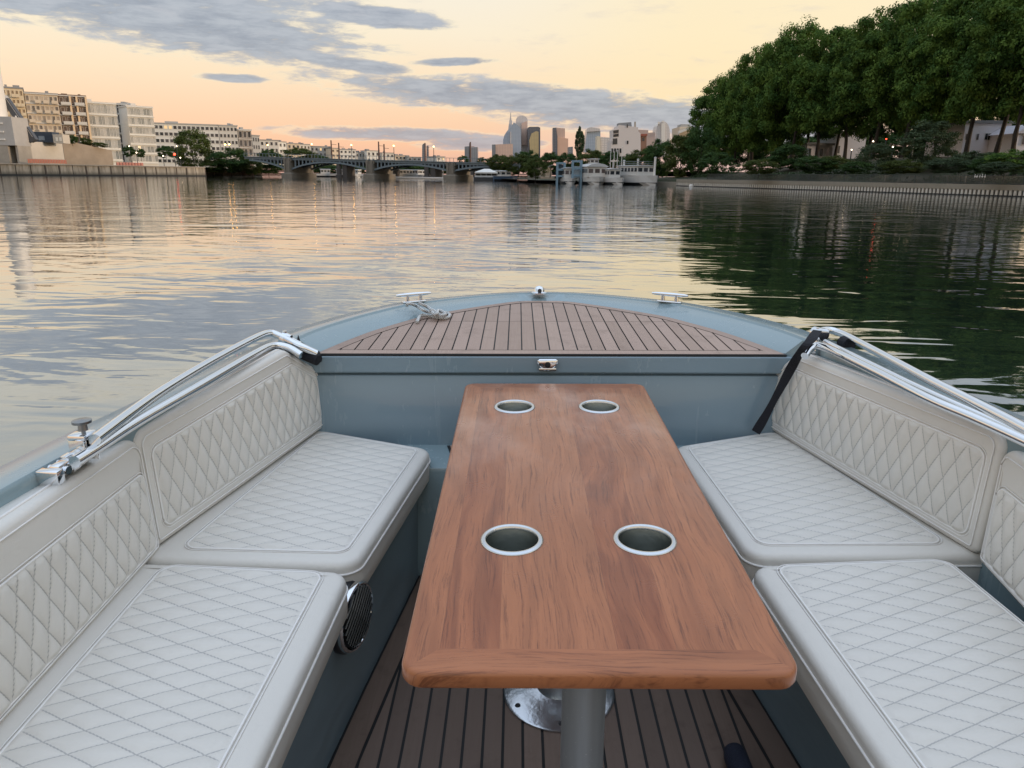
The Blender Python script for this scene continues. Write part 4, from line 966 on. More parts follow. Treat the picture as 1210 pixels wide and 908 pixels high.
def tree(name, label, cat, p, H, W, shape, leaf, group=None, cb=.2, seed=None, trunk=True, tw=1.0):
    rg = random.Random(seed if seed is not None else label); p = V(p)
    root = thing(name, label, cat, p, group); k = rg.randrange(len(CROWNS[shape])); key = (shape, k, leaf.name)
    if key not in MESHES:
        me = CROWNS[shape][k].copy(); me.materials.append(leaf); MESHES[key] = me
    c = bpy.data.objects.new('crown', MESHES[key]); col.objects.link(c); c.parent = root
    rz = rg.uniform(0, 6.28); c.matrix_local = Matrix.Translation((0, 0, H * cb)) @ Matrix.Rotation(rz, 4, 'Z') @ Matrix.Diagonal((W, W * rg.uniform(.9, 1.1), H * (1 - cb), 1))
    if trunk:
        t = bpy.data.objects.new('trunk', TRUNKS[rg.randrange(4)]); col.objects.link(t); t.parent = root
        w = H * .62 * tw; t.matrix_local = Matrix.Translation((0, 0, -.3)) @ Matrix.Rotation(rz, 4, 'Z') @ Matrix.Diagonal((w, w, H * .95, 1))
    return root
def tree_px(name, label, cat, u, w, vt, vb, D, shape, leaf, group=None, cb=.08, z=None, **k):
    b = wy(u, vb, D); t = wy(u, vt, D); z0 = b.z if z is None else z
    return tree(name, label, cat, (b.x, D, z0), t.z - z0, w / F * D, shape, leaf, group, cb, **k)

# ------------------------------------------------------------------ right bank
r0 = wz(800, 219.9, 0); r1 = wz(1210, 233, 0); rd = (r1 - r0).normalized(); rn = V((-rd.y, rd.x, 0))    # rn points inland
if rn.x < 0: rn = -rn
re_ = r1 + rd * 90
ZQ = .55; ZB = 1.06; ZTER = 4.4
RL = (re_ - r0).length; ar = math.atan2(rd.y, rd.x); Mr_ = Matrix.Rotation(ar, 4, 'Z')
def rb(s, off, z=0): return r0 + rd * s + rn * off + V((0, 0, z))
# embankment ground: shore shelf, planted slope, road terrace
m = MB(); rings = []
for s in [RL * k / 120 for k in range(-12, 121)]:
    w = mnoise.noise(V((s * .07, 0, 3))) * .4
    fe = 1 if s > 12 else max(.25, .25 + .75 * max(0, s + 12) / 24)
    rings.append([rb(s, .3, -.5), rb(s, .31, ZB - .06), rb(s, 3.5, ZB - .02), rb(s, 7 + w, ZB + .35), rb(s, 12 + w, lerp(ZB, ZTER, (.42 + w * .15) * fe)), rb(s, 17 + w, lerp(ZB, ZTER, (.80 + w * .2) * fe)), rb(s, 21, lerp(ZB, ZTER, fe)), rb(s, 60, lerp(ZB, ZTER, fe)), rb(s, 900, ZTER)])
m.loft(rings, closed=False); tag(m.build('terrain', SLOPEM, None, smooth=True), kind='structure')
flat('shore', [XY(r0 + V((-.5, .5, 0))), XY(wz(786, 219, 0)), XY(wz(775, 216.5, 0)), (13, 140), (4.5, 143), (-1, 168), (-5, 188), (0, 300), (700, 420), (700, 160), XY(r0 + rn * 25 + rd * -4)], .55, SLOPEM)
# sheet pile wall with a concrete beam
SHEET = mat('pale pile faces', (.60, .56, .49), .8, var=.3, vscale=2.); BEAM = mat('beige concrete beam', (.27, .24, .19), .85, var=.2, vscale=1.)
pw = thing('sheet_pile_wall', 'long riverside wall of pale upright piles on the right bank', 'river wall', r0)
m = MB(); dk = MB(); n = int(RL / .46)
for k in range(n):
    s = k * .46; m.box(rb(s + .15, -.09, ZQ / 2 + .06), (.24, .16, ZQ - .1 + .02), M=Mr_)
m.build('pile_faces', SHEET, pw)
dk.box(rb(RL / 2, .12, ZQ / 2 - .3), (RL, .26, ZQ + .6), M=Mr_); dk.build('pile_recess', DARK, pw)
m = MB(); m.box(rb(RL / 2, .05, (ZQ + ZB) / 2 + .005), (RL, .50, ZB - ZQ), M=Mr_); m.box(rb(RL / 2, -.12, .03), (RL, .2, .10), M=Mr_, m=1); m.build('capping_beam', [BEAM, DARK], pw)
m = MB(); m.box(rb(-7, .5, .30), (14, 1.4, .65), M=Mr_); tag(m.build('landing_stage', BEAM, None, base=rb(-7, .5)), 'low beige landing ledge where the pile wall ends', 'landing')
# railing
rl = thing('railing', 'dark grey bar railing running along the top of the pale pile wall', 'railing', rb(10, .2, ZB)); sA = 8
RAILM = mat('grey green railing', (.035, .045, .042), .5); m = MB()
m.box(rb((sA + RL) / 2, .2, ZB + .84), (RL - sA, .06, .05), M=Mr_); m.box(rb((sA + RL) / 2, .2, ZB + .10), (RL - sA, .04, .04), M=Mr_); m.build('rails', RAILM, rl)
m = MB(); k = sA
while k < RL: m.box(rb(k, .2, ZB + .42), (.07, .07, .86), M=Mr_); k += 2.0
m.build('posts', RAILM, rl); m = MB(); k = sA
while k < RL - 50: m.box(rb(k, .2, ZB + .46), (.045, .02, .70), M=Mr_); k += .11
m.build('bars', RAILM, rl)
# white painted marks on the railing, unreadable at this distance: a few short strokes
pm_ = wy(1163, 209, r1.y + 4.6); k = (pm_ - r0).dot(rd)
m = MB(); x = 0
for hgt, wd, g in ((.42, .14, .08), (.30, .20, .10), (.36, .12, .14), (.46, .22, .06), (.40, .16, .08)):
    m.box(rb(k - .7 + x, .14, ZB + .72), (wd, .03, .07), M=Mr_); m.box(rb(k - .7 + x, .14, ZB + .72 + (hgt - .3) / 2), (.06, .032, hgt * .8), M=Mr_); x += wd + g
tag(m.build('painted_mark', WHITEP, None, base=rb(k, .14, ZB)), 'small white painted lettering strokes on the riverside railing', 'marking')
# houses behind the trees
HW = mat('lilac white house render', (.80, .76, .79), .8, var=.06)
def house_px(label, u0, u1, vt, D, wins, gable=False, name='house', wall=HW):
    a, b = wy(u0, 190, D), wy(u1, 190, D); zt_ = wy((u0 + u1) / 2, vt, D).z; root = thing(name, label, 'house', ((a.x + b.x) / 2, D, ZTER)); dep = 10
    m = MB(); m.box(((a.x + b.x) / 2, D + dep / 2, (ZTER + zt_) / 2), (b.x - a.x, dep, zt_ - ZTER)); m.build('wall', wall, root)
    m = MB()
    if gable:
        m.loft([[V((a.x - .3, y, zt_ + .003)), V((b.x + .3, y, zt_ + .003)), V(((a.x + b.x) / 2, y, zt_ + (b.x - a.x) * .38))] for y in (D - .3, D + dep)], True, 0, True, True)
    else: m.box(((a.x + b.x) / 2, D + dep / 2, zt_ + .2), (b.x - a.x + .6, dep + .6, .4))
    m.build('roof', ROOFG if not gable else wall, root)
    for wu0, wu1, wv0, wv1 in wins:
        p, q = wy(wu0, wv1, D), wy(wu1, wv0, D); m = MB(); m.box(((p.x + q.x) / 2, D - .03, (p.z + q.z) / 2), (q.x - p.x, .08, q.z - p.z)); w = m.build('window', WHITEP, root)
        m = MB()
        for s in (-1, 1): m.box(((p.x + q.x) / 2 + s * (q.x - p.x) * .24, D - .06, (p.z + q.z) / 2), ((q.x - p.x) * .40, .06, (q.z - p.z) * .86))
        m.build('pane', GLASS, w, base=BASE[root.name])
    return root
house_px('white house with paired dark windows behind the rightmost trunks', 1134, 1188, 146, 112, [(1140, 1145, 158, 166), (1153, 1157, 158, 166), (1162.5, 1171.5, 157.5, 166), (1176, 1182, 157.5, 165)])
house_px('pale gabled garage with a dark opening at the right edge of the frame', 1196, 1224, 158, 106, [(1206, 1219, 159, 172)], gable=True)
house_px('white shed with a dark door between trunks at the middle of the right bank', 952, 962, 171, 150, [(955, 959, 175, 186)], name='shed')
house_px('low grey lattice sided shelter beside the white shed', 966, 982, 172, 150, [(968, 973, 175, 186), (975, 980, 175, 186)], name='shelter', wall=mat('grey lattice', (.36, .36, .38), .8, var=.2, vscale=3))
house_px('bright white wall end glimpsed left of the red light', 986, 1020, 158, 156, [(988, 993, 172, 182)], name='house', wall=mat('bright white render', (.78, .74, .76), .8))
# ------------------------------------------------------------------ big plane trees, two rows on the terrace
ordn = ['leftmost', 'second from left', 'third from left', 'fourth from left', 'fifth from left', 'sixth from left', 'seventh from left', 'eighth from left', 'ninth from left', 'tenth from left', 'eleventh from left', 'twelfth from left', 'thirteenth from left', 'fourteenth from left', 'fifteenth from left', 'sixteenth from left']
front = [(846, 168, 20, 11.5), (868, 160, 22, 12), (888, 152, 24.6, 12), (910, 145, 25.4, 12), (934, 139, 25.6, 12.5), (964, 133, 24.2, 12), (997, 127, 23.4, 12), (1030, 121, 24.8, 12.5), (1065, 115, 24.8, 12), (1102, 108, 24.4, 12), (1139, 102, 24.4, 12.5), (1174, 96, 24.6, 12.5), (1194, 90, 24.2, 12), (1262, 84, 24, 13), (1335, 77, 23, 13)]
for i, (u, D, H, W) in enumerate(front):
    p = wy(u, 195, D); big = i > 12
    tree('plane_tree', f'tall green plane tree, {ordn[i]} in the front row on the right bank' if not big else ('plane tree past the right edge whose boughs hang into the frame' if i == 13 else 'plane tree well past the right edge, seen in the river reflection'), 'tree', (p.x, D, ZTER), H * random.uniform(.90, .97), W * 1.22, 'plane', LEAF, 'plane trees in the front riverside row', cb=.145 if i > 3 else .03, seed=100 + i, tw=.9)
backr = [(858, 186, 18), (884, 174, 20.5), (912, 164, 21.5), (948, 156, 22), (985, 150, 22), (1024, 143, 22), (1062, 137, 22), (1100, 131, 22), (1152, 124, 22), (1206, 116, 23), (1280, 108, 23)]
for i, (u, D, H) in enumerate(backr):
    p = wy(u, 195, D)
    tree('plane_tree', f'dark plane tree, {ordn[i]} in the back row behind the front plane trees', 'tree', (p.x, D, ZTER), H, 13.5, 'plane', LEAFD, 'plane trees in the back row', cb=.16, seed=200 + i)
for i, (X_, Y_) in enumerate(((66, 64), (70, 53), (74, 42), (78, 31), (82, 20), (86, 9), (90, -3), (94, -15), (98, -27))):
    for dx_, dy_, W_ in ((0, 0, 15), (13, 5, 18)): tree('plane_tree', 'plane tree of the riverside rows beyond the right edge of the frame', 'tree', (X_ + dx_, Y_ + dy_, ZTER), 21, W_, 'plane', LEAF if dx_ == 0 else LEAFD, 'added sun blocking trees beyond the right edge', cb=.04, seed=300 + i + dx_)  # unseen rows added to keep the low sun off the boat
for i, (u, D, w) in enumerate(((822, 225, 60), (850, 235, 60), (880, 240, 60), (912, 230, 60), (945, 215, 70), (980, 205, 70), (1020, 195, 80), (1065, 185, 80), (1110, 178, 80))):
    p = wy(u, 195, D); tree('tree', f'low dark tree, {ordn[i]} in the belt far behind the riverside plane trees', 'tree', (p.x, D, ZTER), 9.5, w / F * D, 'round', LEAFD, 'low trees behind the plane trees', cb=.0, seed=400 + i, trunk=False)
# scrub that covers the slope: ground cover nobody could count
rg = random.Random(5); vs_ = []; fs_ = []
for k in range(1500):
    s_ = rg.uniform(-6, RL - 40); o_ = rg.choice((rg.uniform(4.5, 9), rg.uniform(6, 19))); z_ = interp([(3.5, ZB), (7, ZB + .35), (12, lerp(ZB, ZTER, .42)), (17, lerp(ZB, ZTER, .80)), (21, ZTER)], o_); c_ = rb(s_, o_, z_); r_ = rg.uniform(.25, .75)
    if mnoise.noise(V((s_ * .09, o_ * .12, 2))) < -.18: continue
    for j in range(16):
        d_ = V((rg.gauss(0, 1), rg.gauss(0, 1), abs(rg.gauss(0, .7)))); q_ = c_ + d_ * r_ * .55; n_ = V((rg.uniform(-1, 1), rg.uniform(-1, 1), rg.uniform(.1, 1))).normalized(); e1 = n_.orthogonal().normalized(); e2 = n_.cross(e1); w_ = rg.uniform(.10, .22)
        o2 = len(vs_); vs_ += [q_ - e1 * w_, q_ + e2 * w_ * .6, q_ + e1 * w_, q_ - e2 * w_ * .6]; fs_.append((o2, o2 + 1, o2 + 2, o2 + 3))
m = MB(); m.add(vs_, fs_); tag(m.build('undergrowth', LEAFG, None, base=rb(40, 10, 0), recalc=False), kind='stuff')
# slope shrubs
shr = [('dark rounded shrub under the leftmost plane trees', 845, 40, 180, 210, LEAFD, 118, 'willow'), ('olive mounded shrub low on the slope near the landing ledge', 898, 34, 188, 209, LEAFO, 104, 'round'), ('dark spreading shrub in front of the white shed', 930, 40, 170, 202, LEAFD, 118, 'round'),
       ('low dark hedge shrub below the grey shelter', 962, 40, 185, 206, LEAFD, 104, 'round'), ('small green shrub below the bright white wall', 985, 34, 184, 203, LEAFO, 104, 'round'), ('grey green willow shrub left of the red light', 1033, 36, 168, 203, LEAFG, 98, 'willow'),
       ('brown green scrub patch beneath the red light', 1066, 40, 189, 208, LEAFO, 88, 'round'), ('dark green hanging shrub tree beside the white lamp post', 1095, 52, 140, 200, LEAFG, 94, 'willow'), ('grey green shrub mound at the foot of the slope', 1120, 44, 186, 208, LEAFG, 80, 'round'),
       ('clipped grey hedge on the slope below the white house', 1152, 46, 178, 204, LEAFG, 82, 'round'), ('dark shrub beside the bright green bush', 1160, 26, 188, 206, LEAFD, 76, 'round'), ('bright green bush at the right edge of the frame', 1196, 56, 176, 205, LEAF, 74, 'round'), ('small dark shrub low on the slope in the middle', 1012, 30, 192, 207, LEAFD, 92, 'round'), ('low grey shrub above the painted railing marks', 1180, 36, 192, 208, LEAFG, 72, 'round')]
for lb, u, w, vt, vb, lf, D, sh in shr: tree_px('shrub', lb, 'shrub', u, w * 1.35, vt - 3, vb + 1, D, sh, lf, cb=0, trunk=False)
mid = [('olive_bush', 'rounded olive bush at the water edge left of the blue frames', 633, 26, 183, 217, 141, 'round', LEAFO), ('tree', 'broad olive tree left of the rounded waterside bush', 612, 34, 178, 213, 160, 'round', LEAFO), ('tree', 'dark tree top below the golden tower', 624, 26, 174, 206, 175, 'round', LEAFD),
       ('tree', 'low green tree above the white pavilion roof', 590, 30, 180, 206, 200, 'round', LEAFO), ('tree', 'dark tree just left of the joined towers', 650, 26, 177, 208, 185, 'round', LEAFD), ('tree', 'dark bushy tree below the joined towers', 670, 28, 178, 205, 178, 'round', LEAFD),
       ('poplar_tree', 'slim upright poplar between the joined towers and slanted tower', 684, 13, 148, 192, 215, 'poplar', LEAFG), ('tree', 'mid green tree right of the poplar foot', 697, 32, 172, 208, 172, 'round', LEAFO), ('tree', 'dark tree in front of the white apartment windows', 721, 30, 176, 208, 170, 'round', LEAFD),
       ('tree', 'dark tree behind the white mooring posts', 742, 26, 178, 212, 158, 'round', LEAFD), ('tree', 'green tree below the brick house', 757, 34, 171, 213, 152, 'round', LEAFO), ('tree', 'large dark tree beneath the parabolic arch tower', 778, 40, 159, 216, 146, 'round', LEAFD),
       ('tree', 'green tree reaching down to the water beside the landing ledge', 802, 42, 154, 217, 137, 'willow', LEAFO), ('tree', 'dark tree rising below the leftmost tall plane tree', 826, 44, 142, 217, 134, 'willow', LEAFD)]
for nm, lb, u, w, vt, vb, D, sh, lf in mid: tree_px(nm, lb, 'tree' if nm != 'olive_bush' else 'bush', u, w * 1.15, vt, vb + .5, D, sh, lf, group=None, cb=.05)
lft = [('willow_tree', 'tall dark willow standing in front of the long white office block', 230, 42, 148, 206, 236, 'willow', LEAFO), ('tree', 'round dark tree on the left bank just before the bridge', 274, 44, 173, 208, 234, 'round', LEAFD), ('bush', 'low bush between the tall willow and the round dark tree', 252, 26, 188, 208, 233, 'round', LEAFO),
       ('bush', 'olive bush touching the left end of the bridge', 298, 26, 186, 209, 236, 'round', LEAFO), ('tree', 'dark tree under the first half arch of the bridge', 318, 28, 190, 209, 262, 'round', LEAFD), ('tree', 'round green tree on the far hill above the first full arch', 352, 34, 174, 196, 380, 'round', LEAFO),
       ('tree', 'dark green tree above the left end of the bridge', 321, 24, 175, 198, 370, 'round', LEAFD), ('tree', 'low dark tree over the bridge left of the first mast', 378, 22, 183, 196, 390, 'round', LEAFD), ('tree', 'small street tree in front of the dark stair bay', 153, 14, 172, 189, 225, 'round', LEAFD), ('tree', 'small street tree with a pale front under the right white office block', 167, 9, 175, 189, 230, 'round', LEAFD),
       ('tree', 'small dark tree left of the red traffic light', 197, 18, 172, 190, 260, 'round', LEAFD), ('bush', 'dark bush on the brown retaining wall', 86, 14, 160, 171, 200, 'round', LEAFD), ('bush', 'second dark bush at the sloping end of the brown wall', 102, 14, 163, 173, 205, 'round', LEAFO), ('bush', 'thin scrub along the top of the brown wall end', 116, 20, 169, 176, 208, 'round', LEAFO),
       ('tree', 'dark tree left of the twin slab tower', 547, 12, 184, 198, 420, 'round', LEAFD), ('tree', 'low dark tree right of the twin slab tower', 571, 16, 186, 200, 360, 'round', LEAFD)]
for nm, lb, u, w, vt, vb, D, sh, lf in lft: tree_px(nm, lb, 'bush' if nm == 'bush' else 'tree', u, w * 1.25, vt - 1.5, vb + .5, D, sh, lf, cb=.05)
beyond = [(352, 30), (372, 30), (392, 34), (414, 32), (436, 34), (458, 32), (480, 32), (502, 32), (524, 30), (546, 30), (568, 30)]
for i, (u, w) in enumerate(beyond):
    tree_px('tree', f'dark waterside tree beyond the bridge, {ordn[i]} of the low row under its arches', 'tree', u, w * 1.25, 191 + (i % 3), 208, 300 + (i % 4) * 9, 'round', LEAFD, group='dark trees seen under the bridge', cb=0)

# ------------------------------------------------------------------ the arched bridge and the railway viaduct behind it
STEEL = mat('blue grey bridge steel', (.15, .19, .215), .55, var=.15, vscale=.4); STONE = mat('bridge pier stone', (.21, .185, .15), .85, var=.25, vscale=.8); DSTEEL = mat('dark viaduct steel', (.035, .04, .048), .6, var=.2, vscale=.4)
bA = wy(341, 200, 222); bB = wy(533, 200, 205); bA.z = bB.z = 0; bdir = (bB - bA).normalized(); bnor = V((-bdir.y, bdir.x, 0)); Mb = Matrix.Rotation(math.atan2(bdir.y, bdir.x), 4, 'Z')
def bpt(u):
    w = ray(CW, u, 200); w.z = 0; k = (bA.x * w.y - bA.y * w.x) / (bdir.y * w.x - bdir.x * w.y); return bA + bdir * k
def bs(u): return (bpt(u) - bA).dot(bdir)
Sm = bs(533); deckz = lambda s: lerp(5.44, 4.54, s / Sm)
br = thing('arch_bridge', 'blue grey steel arch bridge with stone piers crossing the river', 'bridge', bA)
s0, s1 = bs(290), bs(640); m = MB(); hwid = 5.0; NS = 60
m.loft([[bA + bdir * s + bnor * y + V((0, 0, deckz(s) + z)) for y, z in ((0, -.6), (0, -.1), (-.25, -.1), (-.25, .06), (2 * hwid + .25, .06), (2 * hwid + .25, -.1), (2 * hwid, -.1), (2 * hwid, -.6))] for s in (s0, s1)], True, 0, True, True); m.build('deck', STEEL, br)
m = MB(); m.loft([[bA + bdir * s + bnor * y + V((0, 0, deckz(s) + z)) for y, z in ((-.2, .95), (-.2, 1.05), (-.1, 1.05), (-.1, .95))] for s in (s0, s1)], True, 0, True, True)
k = s0
while k < s1: m.box(bA + bdir * k + bnor * -.15 + V((0, 0, deckz(k) + .5)), (.10, .08, .95), M=Mb); k += 1.1
m.build('parapet', STEEL, br)
piers = [bs(341), bs(438), bs(533), bs(633)]; piers = [piers[0] - (piers[1] - piers[0])] + piers
for s in piers[1:]:
    m = MB(); c = bA + bdir * s + bnor * hwid
    m.box(c + V((0, 0, .35)), (3.6, 2 * hwid + 2.6, 1.9), M=Mb, b=.25); m.box(c + V((0, 0, (1.3 + deckz(s) - 1) / 2)), (2.2, 2 * hwid + 1.4, deckz(s) - 2.3), M=Mb)
    m.box(c + V((0, 0, deckz(s) - .65)), (2.7, 2 * hwid + .9, .7), M=Mb)
    for w in (-.7, .7): m.box(c + bdir * w - bnor * (hwid + .5) + V((0, 0, deckz(s) / 2 + .7)), (.5, .9, deckz(s) - 1.6), M=Mb)
    m.build('pier', STONE, br)
for a_, b_ in zip(piers, piers[1:]):
    L = b_ - a_ - 2.2; c = (a_ + b_) / 2
    def rise(x): return 1 - (2 * x / L) ** 2
    rib = MB()
    for y in (.2, 2 * hwid - .2):
        rings = []
        for k in range(12 if a_ == piers[0] else 0, 25):
            x = -L / 2 + L * k / 24; s = c + x; z = lerp(2.35, deckz(s) - .95, rise(x)); rings.append([bA + bdir * s + bnor * (y + w) + V((0, 0, z + h)) for w, h in ((-.25, -.22), (.25, -.22), (.25, .22), (-.25, .22))])
        rib.loft(rings, True, 0, True, True)
        for k in range(10 if a_ == piers[0] else 1, 20):
            x = -L / 2 + L * k / 20; s = c + x; z = lerp(2.35, deckz(s) - .95, rise(x)); t = deckz(s) - .6
            if t - z > .45:
                pb_ = MB() if y < 1 else rib; pb_.box(bA + bdir * s + bnor * y + V((0, 0, (z + t) / 2)), (.34, .34, t - z), M=Mb)
                if y < 1: pb_.build('spandrel_post', STEEL, br)
    rib.build('arch_rib', STEEL, br)
    bk = MB(); bk.loft([[bA + bdir * s + bnor * (hwid) + V((0, 0, deckz(s) - .9)), bA + bdir * s + bnor * hwid + V((0, 0, lerp(2.6, deckz(s) - 1.15, rise(s - c))))] for s in [c - L / 2 + L * k / 24 for k in range(12 if a_ == piers[0] else 0, 25)]], closed=False); bk.build('spandrel_web', DSTEEL, br)
vo = 24.0
vi = thing('railway_viaduct', 'dark railway girder viaduct on paired piers behind the arch bridge', 'viaduct', bA + bnor * vo)
def vpt(u):
    w = ray(CW, u, 200); w.z = 0; a = bA + bnor * vo; k = (a.x * w.y - a.y * w.x) / (bdir.y * w.x - bdir.x * w.y); return a + bdir * k
v0, v1 = vpt(300), vpt(640); m = MB(); m.loft([[p + bnor * y + V((0, 0, z + dz)) for y, z in ((0, 4.2), (0, 5.6), (7, 5.6), (7, 4.2))] for p, dz in ((v0, .5), (v1, -1.1))], True, 0, True, True); m.build('girder', DSTEEL, vi)
for u in (399, 452, 503, 556):
    p = vpt(u); m = MB()
    for y in (.8, 5.5): m.lathe([(1.15, -.5), (1.15, .8), (.85, .9), (.8, 4.6)], p + bnor * y, 12)
    m.box(p + bnor * 3.2 + bdir * 2 + V((0, 0, 2.2)), (1.6, 5, 4.8), M=Mb); m.build('pier', mat('dark pier stone', (.10, .085, .075), .85, var=.3), vi)
for u, vt in ((390.8, 166), (399.6, 169), (446.5, 167.5), (452.8, 170.5), (501, 169), (554.4, 168)):
    p = vpt(u) + bnor * 1; zt_ = wy(u, vt, p.y).z; m = MB(); m.tube([p + V((0, 0, 5)), p + V((0, 0, zt_))], [.28, .2], 6); m.box(p + V((0, 0, zt_ - 1.2)) + bnor * 1.5, (.12, 3, .12), M=Mb); m.build('catenary_mast', mat('rusty mast', (.13, .075, .06), .7), vi)
# lamps
AMBER = emat('amber lamp glow', (1., .50, .12), 16.); WHITEL = emat('white lamp glow', (1., .80, .55), 7.); REDL = emat('red light glow', (1., .06, .03), 6.)
POLE = mat('lamp pole', (.06, .065, .07), .5, .4)
def lamp(name, label, cat, p, ztop, r, m_, group=None, arm=.0):
    root = thing(name, label, cat, p, group); m = MB(); m.tube([p, V((p.x, p.y, ztop))] + ([V((p.x + arm, p.y, ztop + .2))] if arm else []), [.10, .07] + ([.05] if arm else []), 8); m.build('pole', POLE, root)
    m = MB(); m.lathe([(0, -r), (r * .7, -r * .7), (r, 0), (r * .7, r * .7), (0, r)], (p.x + arm, p.y, ztop + .1), 12); m.build('lamp_head', m_, root, smooth=True); return root
for i, (u, v, lb) in enumerate(((366.5, 171, 'amber street lamp over the first full arch of the bridge'), (413, 172, 'amber street lamp left of the tallest pair of masts'), (463, 173, 'amber street lamp just past the middle stone pier'), (510, 174, 'amber street lamp beside the twin stacks'), (314.5, 172, 'amber street lamp at the left end of the bridge'))):
    p = bpt(u) + bnor * 1.5; zt_ = wy(u, v, p.y).z; p.z = deckz(bs(u)); lamp('street_lamp', lb, 'street lamp', p, zt_, .20, AMBER, 'amber lamps on the bridge')
for u, v, lb in ((268.6, 171.5, 'left of two bright lamps in front of the corner office block'), (273.4, 171.2, 'right of two bright lamps in front of the corner office block')):
    p = wy(u, 200, 232); p.z = HQ; lamp('street_lamp', lb, 'street lamp', p, wy(u, v, 232).z, .24, AMBER)
for u, v, D, lb, mm, r in ((207.5, 183, 225, 'red traffic light on the left quay above its red reflection', REDL, .34), (1043, 165.2, 116, 'red traffic light glowing under the right bank trees', REDL, .10)):
    p = wy(u, 195, D); p.z = HQ if u < 600 else ZTER; lamp('traffic_light', lb, 'traffic light', p, wy(u, v, D).z, r, mm)
for u, v, D, lb in ((155.5, 173.5, 224, 'white lamp at the small street tree below the offices'), (163, 181, 224, 'low white lamp beside the quay street trees'), (194, 185, 226, 'white lamp left of the red traffic light'), (214, 187, 226, 'white lamp right of the red traffic light'), (211, 173.5, 228, 'white lamp above the red traffic light'),
                    (1052, 174.5, 114, 'white lamp just below the right bank red light'), (1004, 178, 124, 'white lamp at the foot of the bright white wall'), (1028, 168, 120, 'small white lamp left of the right bank red light'), (1075.5, 158.5, 104, 'white lamp post beside the dark hanging shrub')):
    p = wy(u, 195, D); p.z = HQ if u < 600 else ZTER; lamp('street_lamp', lb, 'street lamp', p, wy(u, v, D).z, .16 if u < 600 else .10, WHITEL)

# ------------------------------------------------------------------ boats, pontoons, posts
BOATG = mat('boat window glass', rough=.1, spec=.5, build=glassy((.02, .025, .03), (.07, .07, .075)))
HULLW = mat('white boat paint', (.56, .55, .53), .35, var=.06); HULLD = mat('black antifouling', (.02, .022, .025), .5); CAB = mat('cream boat cabin', (.58, .56, .52), .5, var=.06); BLUEF = mat('blue steel frame', (.17, .27, .34), .5, var=.15); GREYR = mat('grey boat roof', (.50, .50, .49), .6, var=.08)
def boat_hull(mb, L, W, Hh, z0=-.4, bow=.3, mi=0):
    rings = []
    for k in range(11):
        t = k / 10; x = -L / 2 + L * t; w = W / 2 * (1 if t < 1 - bow else max(.03, 1 - (max(0., t - 1 + bow) / bow) ** 2.2)); sh = Hh * (1 + .35 * max(0, t - .55) ** 1.5)
        rings.append([V((x + .12 * L * max(0, t - .9) * 3, -w, sh)), V((x, -w * .93, .3)), V((x, -w * .55, z0)), V((x, w * .55, z0)), V((x, w * .93, .3)), V((x + .12 * L * max(0, t - .9) * 3, w, sh))])
    mb.loft(rings, True, mi, True, True)
def vessel(name, label, p, ang, L, W, Hh, cabins, group=None, hullm=HULLW, extra=None):
    root = thing(name, label, 'boat', (p.x, p.y, 0), group); root.rotation_euler = (0, 0, ang); BASE[root.name] = V()
    m = MB(); boat_hull(m, L, W, Hh); m.build('hull', hullm, root); m = MB(); boat_hull(m, L * .985, W * 1.01, .42, -.45); m.build('bottom_paint', HULLD, root)
    for (x0, x1, w, z0, z1, rf) in cabins:
        m = MB(); m.box(((x0 + x1) / 2, 0, (z0 + z1) / 2), (x1 - x0, w, z1 - z0), b=.06); c = m.build('cabin', CAB, root)
        n = max(2, int((x1 - x0) / .9))
        for s in (-1, 1):
            for k in range(n): MB().box((lerp(x0, x1, (k + .5) / n), s * (w / 2 + .004), lerp(z0, z1, .62)), ((x1 - x0) / n * .68, .05, (z1 - z0) * .38)).build('window', BOATG, c, base=V())
        n2 = max(2, int(w / .9))
        for x in (x0 - .004, x1 + .004):
            for k in range(n2): MB().box((x, lerp(-w / 2, w / 2, (k + .5) / n2), lerp(z0, z1, .62)), (.05, w / n2 * .7, (z1 - z0) * .38)).build('window', BOATG, c, base=V())
        m = MB(); m.loft([[V((x, y * (w / 2 + .2), z1 + .05 + rf * (1 - y * y))) for y in (-1, -.6, 0, .6, 1)] + [V((x, y * (w / 2 + .2), z1 + .005)) for y in (1, -1)] for x in (x0 - .25, x1 + .25)], True, 0, True, True); m.build('roof', GREYR, root)
    if extra: extra(root)
    return root
def at(u, D): w = wy(u, 210, D); return V((w.x, D, 0))
vessel('houseboat', 'white houseboat with a wide rounded roof moored beside the blue frames', at(700.5, 135), R(-84), 10, 3.7, 1.2, [(-4.0, 3.6, 3.4, 1.15, 2.9, .6), (-.8, .8, 1.5, 3.3, 4.2, .1)], hullm=HULLW)
vessel('cabin_cruiser', 'smaller white cabin boat between the houseboat and the big barge', at(723.5, 131), R(-72), 7.5, 2.5, 1.1, [(-2.8, 1.0, 2.0, 1.05, 2.5, .15)], extra=lambda r: (MB().tube([V((0, 0, 2.7)), V((0, 0, 4.0))], .05, 6).build('mast', WHITEP, r)))
def rails(r):
    m = MB()
    for z in (3.5, 3.85): m.tube([V((-3.8, -1.5, z)), V((2, -1.5, z)), V((2, 1.5, z)), V((-3.8, 1.5, z))], .03, 5, closed=True)
    for x in (-3.8, -2.3, -.8, .7, 2):
        for y in (-1.5, 1.5): m.tube([V((x, y, 3.1)), V((x, y, 3.85))], .03, 5)
    m.build('upper_deck_rail', mat('dark rail', (.10, .12, .12), .5), r)
    m = MB(); m.box((-5.6, 0, 1.9), (2.2, 1.6, 1.2), b=.1); m.build('deck_box', GREYR, r)
vessel('river_barge', 'large white barge with bow towards us and a glazed upper saloon', at(754, 131), R(-66), 10.5, 4.0, 1.45, [(-4.0, 2.2, 3.3, 1.5, 3.1, .1)], extra=rails)
